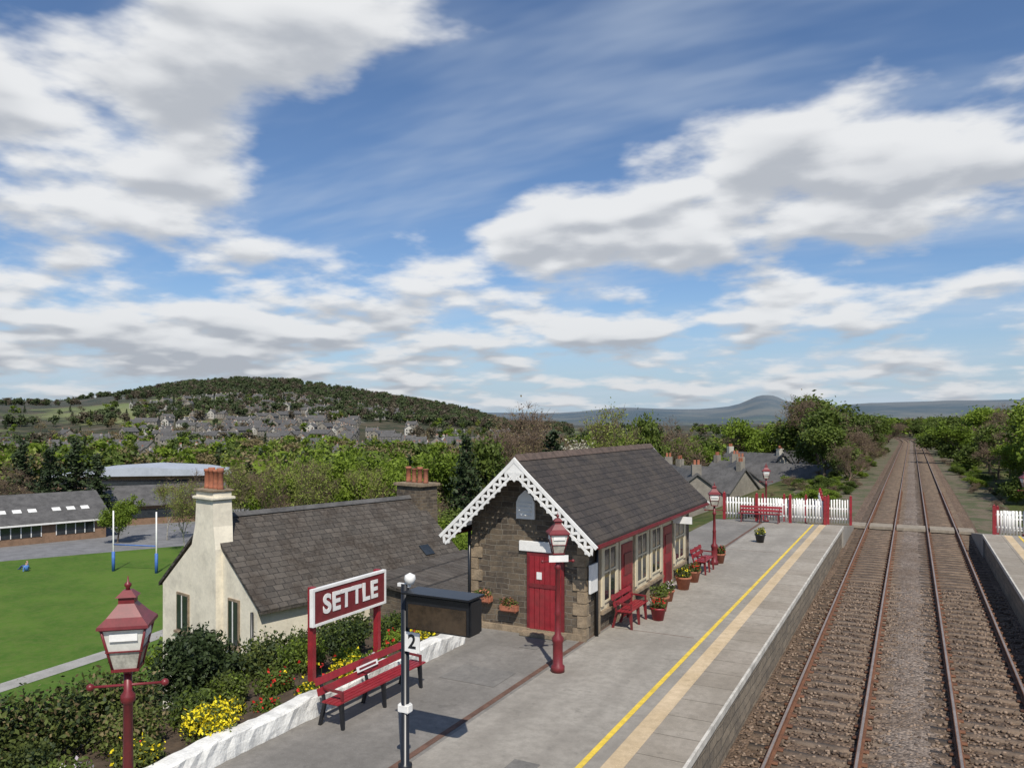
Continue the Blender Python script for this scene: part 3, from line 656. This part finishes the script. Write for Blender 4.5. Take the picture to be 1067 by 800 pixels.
# ------------------------------------------------------------ cream house
ch=empty('cream_cottage',(-18.9,18.35,0),rad(-12.5))
Wd=6.5; Lh=9.9; e_z=-.65; r_z=1.9; gz=-6
prism_y('walls',[(0,gz),(0,e_z-.1),(-Wd/2,r_z-.15),(-Wd,e_z-.1),(-Wd,gz)],0,Lh,m_render,ch)
kk=(r_z-e_z)/(Wd/2)
for sgn in (1,-1):
    poly=[(-Wd/2,r_z-.02),(-Wd/2+sgn*(Wd/2+.25),e_z-.25*kk-.02),(-Wd/2+sgn*(Wd/2+.25),e_z-.25*kk+.1),(-Wd/2,r_z+.1)]
    prism_y('roof_slope',poly,-.05,Lh+.1,m_slate2,ch)
prism_y('ridge_tiles',[(-Wd/2-.15,r_z+.05),(-Wd/2,r_z+.2),(-Wd/2+.15,r_z+.05)],-.05,Lh+.1,m_greyroof,ch)
cx=-Wd/2+.25
def frustum(name,x0,x1,y0,y1,z0,X0,X1,Y0,Y1,z1,mat,par):
    vs=[(x0,y0,z0),(x1,y0,z0),(x1,y1,z0),(x0,y1,z0),(X0,Y0,z1),(X1,Y0,z1),(X1,Y1,z1),(X0,Y1,z1)]
    return obj_from(name,vs,[(0,3,2,1),(4,5,6,7),(0,1,5,4),(1,2,6,5),(2,3,7,6),(3,0,4,7)],mat,par)
frustum('chimney_breast',cx-.85,cx+.85,-.25,.3,gz,cx-.82,cx+.82,-.25,.3,1.0,m_render,ch)
frustum('chimney_shoulder',cx-.82,cx+.82,-.25,.4,1.0,cx-.62,cx+.62,-.22,.5,1.75,m_render,ch)
frustum('chimney_stack',cx-.62,cx+.62,-.22,.5,1.75,cx-.57,cx+.57,-.2,.48,2.95,m_render,ch)
box('chimney_cap',(1.35,.9,.1),(cx,.14,2.72),m_render,ch,bev=.02); box('chimney_cap',(1.25,.84,.08),(cx,.14,2.98),m_quoin,ch,bev=.02)
for i in range(4): lathe('chimney_pot',[(.13,0),(.10,.1),(.095,.6),(.12,.62),(.12,.7+.06*(i%2))],m_terra,ch,(cx-.45+.3*i,.14,3.0),10)
def gw(x,z,wd,h):
    box('window_frame',(wd,.06,h),(x,-.02,z),m_quoin,ch); box('window_glass',(wd-.16,.02,h-.16),(x,-.06,z),m_glass,ch); box('window_bar',(.04,.03,h-.16),(x,-.07,z),m_white,ch); box('sill',(wd+.15,.14,.09),(x,-.05,z-h/2-.05),m_quoin,ch)
gw(-4.9,-1.6,.9,1.4); gw(-1.4,-1.4,.7,1.6); gw(-4.9,-4.2,.8,1.4)
tube('downpipe',(-.2,-.08,gz),(-.2,-.08,e_z-.2),.05,m_black,ch)
box('rooflight',(.55,.5,.06),(-Wd/2+2.5,8.3,r_z-2.5*kk+.13),m_glass,ch,(0,math.atan(kk),0))
frustum('stone_stack',-Wd/2-.9,-Wd/2+.75,Lh-.3,Lh+.8,-1,-Wd/2-.85,-Wd/2+.7,Lh-.28,Lh+.75,2.5,m_stone,ch)
box('stack_cap',(1.8,1.25,.14),(-Wd/2-.08,Lh+.24,2.55),m_quoin,ch,bev=.02)
for i in range(4): lathe('chimney_pot',[(.14,0),(.11,.1),(.11,.6),(.14,.62),(.14,.72-.08*(i%2))],m_terra,ch,(-Wd/2-.64+.38*i,Lh+.24,2.61),10)
rw=empty('stone_outbuilding',(-15.2,21.5,0))
prism_y('walls',[(-1.6,-6),(1.6,-6),(1.6,-.6),(-1.6,-.25)],0,6.5,m_stone,rw); prism_y('roof_slope',[(-1.8,-.2),(1.8,-.6),(1.8,-.48),(-1.8,-.08)],-.2,6.7,m_slate2,rw)
# ------------------------------------------------------------ fences
def picket(loc,L_,rz_,H=1.25,every=1.6):
    e=empty('picket_fence',loc,rz_); n=int(L_/.15)
    Vs=[];Qs=[]
    for i in range(n+1):
        x=i*L_/n; h=H*random.uniform(.98,1.01)
        addbox(Vs,Qs,x-.04,x+.04,-.012,.012,.08,h)
    link(bpy.data.objects.new('pickets',quadmesh('pickets',Vs,Qs,[m_white])),e)
    for z in (.35,.95): box('rail',(L_,.04,.08),(L_/2,.035,z),m_white,e)
    k_=0
    while k_<=L_+.01:
        box('post',(.14,.14,H+.2),(k_,-.06,(H+.2)/2),m_red,e); lathe('post_cap',[(.1,0),(.0,.1)],m_red,e,(k_,-.06,H+.2),4,phase=math.pi/4); k_+=every
picket((-9.2,43.2,0),5.2,0,1.25,1.73); picket((-4.2,43.4,0),6.0,rad(97),1.15,2.0); picket((-8.2,49.5,-.8),5.0,rad(8),1.5,1.25)
picket((3.5,43.3,0),3.9,0,1.15,1.3); picket((4.2,50,-.9),3.2,0,1.4,1.6)
# ------------------------------------------------------------ goal posts & people
gp=empty('rugby_posts',(-66.9,49.2,-9.17),rad(15))
m_blue=M('blue_padding',(.05,.14,.42),.6,.2,4)
for x in (-2.4,2.4):
    tube('upright',(x,0,0),(x,0,5.9),.07,m_white,gp); tube('post_pad',(x,0,0),(x,0,1.9),.15,m_blue,gp)
tube('crossbar',(-2.4,0,2.6),(2.4,0,2.6),.06,m_blue,gp)
def person_sitting(loc,rz_,ctop,cleg):
    J=[(0,0,.12),(0,-.04,.32),(0,-.06,.55),(0,-.05,.66),(0,-.02,.78),(0,-.01,.88),(.1,.05,.12),(.12,.42,.42),(.12,.66,.06),(.12,.78,.04),(-.1,.05,.12),(-.12,.42,.40),(-.12,.7,.06),(-.12,.82,.04),(.18,-.05,.53),(.24,.1,.33),(.16,.32,.40),(-.18,-.05,.53),(-.26,-.14,.28),(-.24,-.22,.04)]
    E=[(0,1),(1,2),(2,3),(3,4),(4,5),(0,6),(6,7),(7,8),(8,9),(0,10),(10,11),(11,12),(12,13),(2,14),(14,15),(15,16),(2,17),(17,18),(18,19)]
    Rr=[.13,.13,.14,.055,.10,.08,.09,.065,.045,.035,.09,.065,.045,.035,.06,.045,.035,.06,.045,.035]
    me=bpy.data.meshes.new('seated_person'); me.from_pydata(J,E,[]); o=bpy.data.objects.new('seated_person',me); link(o,None,loc,(0,0,rz_))
    m,nt,p=newmat('clothes_and_skin'); q=sep(nt,coords(nt)); z=q[2]
    c=mixc(nt,math_(nt,'GREATER_THAN',q[1],.16),ctop,cleg); c=mixc(nt,math_(nt,'GREATER_THAN',z,.64),c,(.5,.3,.22)); c=mixc(nt,math_(nt,'GREATER_THAN',z,.84),c,(.05,.03,.02)); nt.links.new(c,p.inputs['Base Color'])
    me.materials.append(m); md=o.modifiers.new('skin','SKIN')
    for i,r in enumerate(Rr): me.skin_vertices[0].data[i].radius=(r,r)
    me.skin_vertices[0].data[0].use_root=True; o.modifiers.new('sub','SUBSURF').levels=1
person_sitting((-76.5,44.5,-9.16),1.0,(.08,.2,.5),(.03,.03,.06)); person_sitting((-77.6,45.2,-9.16),2.2,(.35,.38,.42),(.03,.05,.15))
# ------------------------------------------------------------ school
sc=empty('school_building',(-90.5,62.5,-9.2),rad(-17.5))
prism_y('walls',[(-12,0),(0,0),(0,2.7),(-6,5.3),(-12,2.7)],-46,0,m_brick,sc)
for sgn in (1,-1): prism_y('roof_slope',[(-6,5.4),(-6+sgn*6.7,2.45),(-6+sgn*6.7,2.6),(-6,5.6)],-46.6,.6,m_greyroof,sc)
for i in range(7):
    y=-3.5-5.8*i; box('window_band',(.06,4.2,1.3),(.03,y,1.55),m_glass,sc)
    for j in range(5): box('window_bar',(.05,.09,1.3),(.07,y-2.1+1.05*j,1.55),m_white,sc)
    box('fascia',(.05,5.8,.2),(.72,y,2.42),m_white,sc)
    if i in (0,1,2): 
        for q in range(3): box('skylight',(.8,.9,.08),(-1.9,y+1.6*q-1.6,3.84),m_white,sc,(0,rad(24),0))
sc2=empty('school_wing',(-93,79,-9.2),rad(-32))
prism_y('walls',[(-10,0),(0,0),(0,2.9),(-5,5.0),(-10,2.9)],-14,4,m_brick,sc2)
for sgn in (1,-1): prism_y('roof_slope',[(-5,5.1),(-5+sgn*5.6,2.7),(-5+sgn*5.6,2.85),(-5,5.3)],-14.5,4.5,m_greyroof,sc2)
box('window_band',(.06,12,1.2),(.03,-5,1.6),m_glass,sc2)
# ------------------------------------------------------------ trees
def branchy(levels,nch,spread,trunkfrac,lenr,r0,up=.25,seed=0,H=10):
    R=np.random.default_rng(seed); segs=[]; tips=[]
    def grow(p,d,L,r,lv):
        n=2; q=p; mids=[]
        for _ in range(n):
            d2=d+R.normal(size=3)*.13; d2[2]+=up*.12; d2/=np.linalg.norm(d2); e=q+d2*L/n; segs.append((q,e,r,r*.82)); q=e; r*=.82; d=d2; mids.append(q)
        if lv==0: tips.append((q,d)); return
        def child(q,a,f):
            v=R.normal(size=3); v-=v.dot(d)*d; v/=np.linalg.norm(v)
            dd=d*math.cos(a)+v*math.sin(a); dd[2]+=up*.5; dd/=np.linalg.norm(dd)
            grow(q,dd,L*lenr*f*R.uniform(.8,1.15),r*.68,lv-1)
        for c in range(nch-1+(1 if R.random()<.3 else 0)): child(q,spread*R.uniform(.6,1.3),1.0)
        child(q,spread*.25,1.12)
        if lv==levels:
            for c in range(2): child(mids[0]+(mids[1]-mids[0])*R.uniform(.2,.9),spread*1.7,.75)
        if lv>=2: tips.append((q,d))
    grow(np.zeros(3),np.array([0,0,1.]),H*trunkfrac,r0,levels)
    return segs,tips,R
def norm_h(V,H):
    V=V.copy(); z=V[:,2].max(); V*=H/z; return V
def mk_tree(name,kind,seed,lowpoly=False,lmat=None):
    if kind=='conifer':
        R=np.random.default_rng(seed); segs=[(np.zeros(3),np.array([0,0,9.8]),.16,.02)]; P=[]
        z=1.0
        while z<9.8:
            rmax=(1-z/10)**.8*2.3*R.uniform(.75,1.15)+.12
            for b in range(7):
                a=R.uniform(0,6.28); rr=rmax*R.uniform(.6,1.1); d=np.array([math.cos(a),math.sin(a),-.15+.2*z/10]); 
                if rr>.6: segs.append((np.array([0,0,z]),np.array([0,0,z])+d*rr*.9,.03,.008))
                t=R.uniform(.15,1,int(20*rr/1.3)+4)[:,None]; P.append(np.array([0,0,z])+d*rr*t+R.normal(size=(len(t),3))*.13)
            z+=.42
        P=np.concatenate(P); lm,bm_=m_leafC,m_bark; ls=.18
    else:
        cfg={'green':(4,3,.60,.24,.74,.17),'green2':(4,3,.66,.20,.76,.2),'bare':(5,3,.50,.22,.76,.19),'birch':(4,3,.36,.30,.70,.1),'blossom':(4,3,.62,.2,.74,.14)}[kind]
        segs,tips,R=branchy(cfg[0]-(1 if lowpoly else 0),cfg[1],cfg[2],cfg[3],cfg[4],cfg[5],.3,seed)
        if kind=='bare' and not lowpoly and len(tips)>330: 
            idx=R.choice(len(tips),330,replace=False); tips=[tips[i] for i in idx]
        P=[]
        nl={'green':38,'green2':42,'bare':4,'birch':15,'blossom':32}[kind]; sg={'green':.40,'green2':.45,'bare':.5,'birch':.42,'blossom':.4}[kind]
        for q,d in tips:
            P.append(q+R.normal(size=(nl if R.random()>.15 else nl//4+1,3))*sg*R.uniform(.6,1.3)*np.array([1,1,.85]))
            if kind in('bare','birch','blossom') and not lowpoly:
                for _ in range(6 if kind=='bare' else 3):
                    dd=d+R.normal(size=3)*.7; dd/=np.linalg.norm(dd); segs.append((q,q+dd*R.uniform(.4,.9),.014,.006))
        P=np.concatenate(P); lm={'green':m_leafA,'green2':m_leafB,'bare':m_leafBud,'birch':m_leafBirch,'blossom':m_blossom}[kind]; ls={'green':.17,'green2':.18,'bare':.09,'birch':.095,'blossom':.1}[kind]
        bm_=m_twig if kind in ('bare','birch') else m_bark
    if lowpoly:
        idx=R.choice(len(P),min(len(P),420),replace=False); P=P[idx]; ls=.55 if kind!='conifer' else .4
        if kind=='bare': ls=.30
        segs=[s_ for s_ in segs if s_[2]>.03]
    if lmat: lm=lmat; bm_=m_bark
    LV,LQ=leaves(P,ls); tv,tq=tubes(segs,5 if kind!='bare' else 4)
    kseg=5 if kind!='bare' else 4
    tmi=np.zeros(len(tq),int); mats=[bm_,lm]
    if kind=='birch' and not lmat:
        mats=[bm_,lm,m_birchbark]; tmi=np.repeat(np.array([2 if s_[2]>.045 else 0 for s_ in segs]),kseg)[:len(tq)]
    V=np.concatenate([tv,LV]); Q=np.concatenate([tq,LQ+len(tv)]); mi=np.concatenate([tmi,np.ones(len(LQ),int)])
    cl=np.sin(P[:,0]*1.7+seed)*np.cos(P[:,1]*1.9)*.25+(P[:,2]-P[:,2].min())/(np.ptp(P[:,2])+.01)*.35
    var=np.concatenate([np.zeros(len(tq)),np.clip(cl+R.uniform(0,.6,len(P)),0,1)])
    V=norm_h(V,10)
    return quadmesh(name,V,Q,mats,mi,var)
TM={k_:[mk_tree(k_+'_tree',k_,s_) for s_ in ss] for k_,ss in {'green':(1,2,3),'green2':(4,5),'bare':(6,7,8),'birch':(9,10),'conifer':(11,12),'blossom':(13,)}.items()}
LM=[mk_tree('woodland_tree',k_,s_,True) for k_,s_ in (('green',21),('green2',22),('bare',23),('green2',24),('conifer',25),('bare',26),('birch',27),('green',28))]
LR=[mk_tree('hillside_tree',k_,s_,True,m_) for k_,s_,m_ in (('green2',31,m_ridgeA),('bare',32,m_ridgeB),('green2',33,m_ridgeB),('conifer',34,m_leafC),('green',35,m_ridgeA),('green2',36,m_ridgeA))]
names={'green':'broadleaf_tree','green2':'broadleaf_tree','bare':'bare_tree','birch':'birch_tree','conifer':'conifer_tree','blossom':'blossom_tree'}
def tree(b,R,h,kind,wide=1.0,parent=None,x=None,y=None,z=None):
    if x is None: a=rad(b-YAW); x=R*math.sin(a); y=R*math.cos(a)
    o=bpy.data.objects.new(names[kind],random.choice(TM[kind])); link(o,parent,(x,y,(terr(x,y) if z is None else z)-.1),(0,0,random.uniform(0,6.28)))
    s_=h/10; o.scale=(s_*wide,s_*wide,s_); return o
for b,R,h,k_,w_ in [(-34,120,10,'bare',1.2),(-32.5,128,12.5,'conifer',1.3),(-31,122,11.5,'conifer',1.4),(-29.6,126,12.5,'conifer',1.5),(-28.4,120,10.5,'conifer',1.4),
 (-27.2,104,6.0,'green',1.1),(-24.2,104,7.5,'birch',1.1),(-23,92,8.5,'birch',1.0),(-22,96,9.5,'bare',.9),(-21,100,10,'birch',1.0),
 (-19.5,92,11,'birch',1.0),(-18.2,86,11.3,'bare',.9),(-17,90,11.5,'green',.8),(-15.8,84,10.8,'birch',1.0),(-14.5,92,12,'bare',.9),(-13.2,86,11.2,'birch',1.0),(-12.2,96,12,'green',.9),(-11,90,10,'birch',1.0),
 (-10,100,12,'green',.9),(-8.8,88,10.8,'green',.8),(-7.5,95,10.5,'green',1.0),(-6,85,9.5,'bare',1.0),(-4.6,100,12.5,'green',.9),(-3.4,88,13.5,'conifer',1.1),(-2.3,92,14,'green2',.7),
 (-1.0,110,15.5,'bare',1.2),(1.0,118,19,'bare',1.3),(2.6,116,16,'bare',1.1),(3.2,96,14,'conifer',1.4),(4.6,105,13.5,'bare',1.1),(6,92,12.2,'blossom',1.2),(7.2,96,12.3,'green',.9),(8.4,88,15.4,'birch',.8),(9.6,95,14.8,'green2',.6),(10.8,100,13.5,'bare',1.1),
 (12,140,12.5,'green',1.0),(13.2,145,12.0,'bare',1.1),(14.0,150,12.4,'green2',1.0),(15.6,150,13.0,'bare',1.1),(17.2,150,13,'green',1.1),(18.8,145,12.5,'green',1.1),(20,130,11,'bare',1.2),(21,118,12,'bare',1.2),(21.5,125,12,'green2',1.2),
 (21.9,104,9.6,'green2',1.1),(22.6,112,9.5,'bare',1.4),(23.4,118,8.8,'green2',1.1),(24.0,122,8.6,'bare',1.3),(24.8,150,8.5,'green2',1.1),(23.6,88,5.0,'bare',1.2),(22.8,96,5.5,'green2',1.1),(24.3,105,6.5,'bare',1.3)]:
    tree(b,R,h,k_,w_)
for x,y,h,k_,w_ in [(-9,95,7,'green2',1.2),(-8.5,112,7.5,'bare',1.3),(-8,130,8,'bare',1.2),
 (10.3,84,9.0,'green',1.25),(12.8,78,10.6,'green',1.3),(11.0,72,9.4,'green',1.2),(9.3,78,7.4,'green',1.2),(14,92,11,'green',1.2),(11.5,98,9.0,'green2',1.2),(13,62,7.5,'green',1.2),(15,70,11,'green2',1.2),(16,120,10,'bare',1.2),(20,150,11,'green2',1.2),
 (8.8,74,4.2,'green2',1.3),(8.6,92,5.0,'green',1.3),(9.0,105,6.5,'bare',1.3),(9.0,116,7,'green2',1.3),(9.5,130,7.5,'bare',1.2)]:
    tree(0,0,h,k_,w_,None,x+cxo(y),y)
random.seed(23)
y=138
while y<400:
    for sg in (-1,1):
        for r_ in range(2):
            k_=random.choice(['bare','green2','bare','green','green2'])
            x=sg*(random.uniform(6.4,8.8)+5*r_); tree(0,0,random.uniform(5.5,9)+r_,k_,random.uniform(1.1,1.5),None,x+cxo(y),y+random.uniform(-4,4))
    y+=random.uniform(7,13)
wd=empty('distant_woodland')
random.seed(11)
for i in range(260):
    y=random.uniform(53.5,200); x=random.choice([random.uniform(-12,-4.9),random.uniform(-9,-5),random.uniform(4.9,8.5)])*1.0; h=random.uniform(.35,1.7)
    if y>52 and y<56 and -8.5<x<-3: continue
    o=bpy.data.objects.new('verge_scrub_plant',random.choice(TM['green2']+TM['green']+TM['bare'])); link(o,wd,(x,y,terr(x,y)-.12*h),(0,0,random.uniform(0,6))); o.scale=(h/6,h/6,h/10)
for y in range(395,620,14):
    for x in (-22,-14,-7,0,7,14,22):
        o=bpy.data.objects.new('woodland_tree',random.choice(LM)); xx0=x+cxo(y)+random.uniform(-3,3); link(o,wd,(xx0,y,terr(xx0,y)-.4),(0,0,random.uniform(0,6))); o.scale=(1.2,1.2,.95)
def wtree(x,y,h,pool):
    o=bpy.data.objects.new('woodland_tree',random.choice(pool)); link(o,wd,(x,y,terr(x,y)-.4),(0,0,random.uniform(0,6.28))); s_=h/10; ww=s_*random.uniform(1.0,1.35); o.scale=(ww,ww,s_)
cnt=0
for _ in range(9000):
    if cnt>=1500: break
    b=random.uniform(-40,38); R=130*math.exp(random.uniform(0,math.log(7))); a=rad(b-YAW); x=R*math.sin(a);y=R*math.cos(a)
    if -16<x-cxo(min(y,390))<14: continue
    if R<180 and b<-19: continue
    dn=mnoise.fractal(Vector((x/160,y/160,3.1)),1.0,2.0,4)
    if R>300 and dn<-.1: continue
    if 10.5<b<22.5 and R<160: continue
    if -24<b<-9 and 480<R<800 and random.random()<.6: continue
    wtree(x,y,random.uniform(6.5,10),LM if R<420 else LM+LR); cnt+=1
cnt=0
for _ in range(20000):
    if cnt>=3900: break
    b=random.uniform(-37,4); R=math.sqrt(random.uniform(700**2,1540**2)); a=rad(b-YAW); x=R*math.sin(a);y=R*math.cos(a)
    dn=mnoise.fractal(Vector((x/330,y/330,9.1)),1.0,2.0,4)
    lim=.12 if b<-30 else (-.2 if b>-26 else 0)
    if dn<lim: continue
    wtree(x,y,random.uniform(7,11),LR); cnt+=1
for i in range(140):
    b=random.uniform(-24,9); R=random.uniform(40,82); a=rad(b-YAW); x=R*math.sin(a);y=R*math.cos(a)
    if x<-35 and b<-17: continue
    if y<33 and x>-30: continue
    if x>-12: continue
    o=bpy.data.objects.new('embankment_scrub_plant',random.choice(TM['green2']+TM['bare']+TM['birch']+TM['green']+TM['green'])); h=random.uniform(3.0,5.0) if R<65 else random.uniform(4,7)
    link(o,wd,(x,y,terr(x,y)-.5),(0,0,random.uniform(0,6.28))); o.scale=(h/9,h/9,h/10)
# ------------------------------------------------------------ village
m_hw=[M('house_stone',(.22,.20,.165),.9,.2,.5),M('house_render',(.44,.42,.37),.9,.12,.5),M('house_stone_dark',(.21,.19,.16),.9,.2,.5)]
m_hwhite=M('window_surround_stone',(.40,.38,.34),.8,.1,1)
def house_mesh(nm,mw,L_=11,W=7,H=5,Rr=2.8):
    me=bpy.data.meshes.new(nm); V=[];F=[];mi=[]
    def bx(x0,x1,y0,y1,z0,z1,m):
        b=len(V); V.extend([(x0,y0,z0),(x1,y0,z0),(x1,y1,z0),(x0,y1,z0),(x0,y0,z1),(x1,y0,z1),(x1,y1,z1),(x0,y1,z1)])
        for f in [(0,3,2,1),(4,5,6,7),(0,1,5,4),(1,2,6,5),(2,3,7,6),(3,0,4,7)]: F.append(tuple(b+q for q in f)); mi.append(m)
    V.extend([(x,y,z) for y in (-L_/2,L_/2) for x,z in ((-W/2,-3),(W/2,-3),(W/2,H),(0,H+Rr),(-W/2,H))])
    for f in [(0,1,2,3,4),(9,8,7,6,5),(1,6,7,2),(4,9,5,0)]: F.append(f); mi.append(0)
    for sg_ in (1,-1):
        b=len(V); e=W/2+.35; kz=Rr/(W/2)
        for y in (-L_/2-.25,L_/2+.25): V.extend([(0,y,H+Rr+.02),(sg_*e,y,H-.35*kz+.02),(sg_*e,y,H-.35*kz+.22),(0,y,H+Rr+.25)])
        for f in [(0,1,2,3),(7,6,5,4),(3,2,6,7),(1,0,4,5),(2,1,5,6)]: F.append(tuple(b+q for q in f)); mi.append(1)
    for y in (-L_/2+.6,L_/2-.6):
        bx(-.5,.5,y-.35,y+.35,H+Rr-.6,H+Rr+1.1,0); bx(-.3,-.05,y-.12,y+.12,H+Rr+1.1,H+Rr+1.6,3); bx(.1,.35,y-.12,y+.12,H+Rr+1.1,H+Rr+1.6,3)
    n=int(L_/3)
    for s_ in (1,-1):
        for i in range(n):
            y=-L_/2+(i+.5)*L_/n
            for z in (.9,3.2):
                x0=s_*W/2; bx(min(x0,x0+s_*.04),max(x0,x0+s_*.04),y-.65,y+.65,z-.1,z+1.4,4); bx(min(x0,x0+s_*.07),max(x0,x0+s_*.07),y-.5,y+.5,z+.05,z+1.25,2)
    for z in (.9,3.2):
        for x in (-1.7,1.7): bx(x-.5,x+.5,-L_/2-.05,-L_/2,z,z+1.3,2)
    me.from_pydata(V,[],F); me.update()
    for m in (mw,m_greyroof,m_glass,m_terra,m_hwhite): me.materials.append(m)
    me.polygons.foreach_set('material_index',mi); return me
HM=[house_mesh('house',m_hw[0]),house_mesh('house',m_hw[1],14,7,5,2.8),house_mesh('house',m_hw[2],20,8,5.2,3),house_mesh('house',m_hw[1],9,6.5,4.8,2.6)]
def house(b,R,rot,mesh,nm='stone_house',z=None,par=None,s_=1):
    a=rad(b-YAW); x=R*math.sin(a);y=R*math.cos(a); o=bpy.data.objects.new(nm,mesh); link(o,par,(x,y,terr(x,y) if z is None else z),(0,0,rot)); o.scale=(s_,s_,s_); return o
house(18.6,104,rad(68),HM[2],z=-7.0,s_=.85); house(16.4,98,rad(15),HM[0],z=-6.7,s_=.9); house(14.4,92,rad(68),HM[0],z=-6.6,s_=.85); house(12.4,80,rad(25),HM[2],z=-6.4,s_=.85); house(20.8,140,rad(60),HM[2],z=-8.0); house(17.5,140,rad(50),HM[1],z=-7.9)
house(23,132,rad(20),HM[0],z=-9)
vil=empty('distant_village'); random.seed(5)
for i in range(290):
    if i<200:
        b=random.gauss(-17,4.6); R=random.uniform(500,920)
        if b>-7 or b<-28: continue
    else: b=random.uniform(-34,5); R=random.uniform(260,600)
    house(b,R,random.choice([.3,1.8])+random.uniform(-.4,.4),random.choice(HM[:2]+HM[3:]+[HM[0]]+[HM[0]]+[HM[2]]),'house',None,vil,random.uniform(.65,.95))
lc=empty('leisure_centre',(-135,103,-9.2),rad(38))
box('hall',(32,16,4.4),(0,0,2.2),m_brick,lc); prism_y('curved_roof',[(-17,4.4),(-9,5.6),(0,6.1),(9,5.6),(17,4.4)],-9,9,m_lightroof,lc)
box('window_band',(28,.1,1.2),(0,-8.04,3.0),m_glass,lc)
print('done')
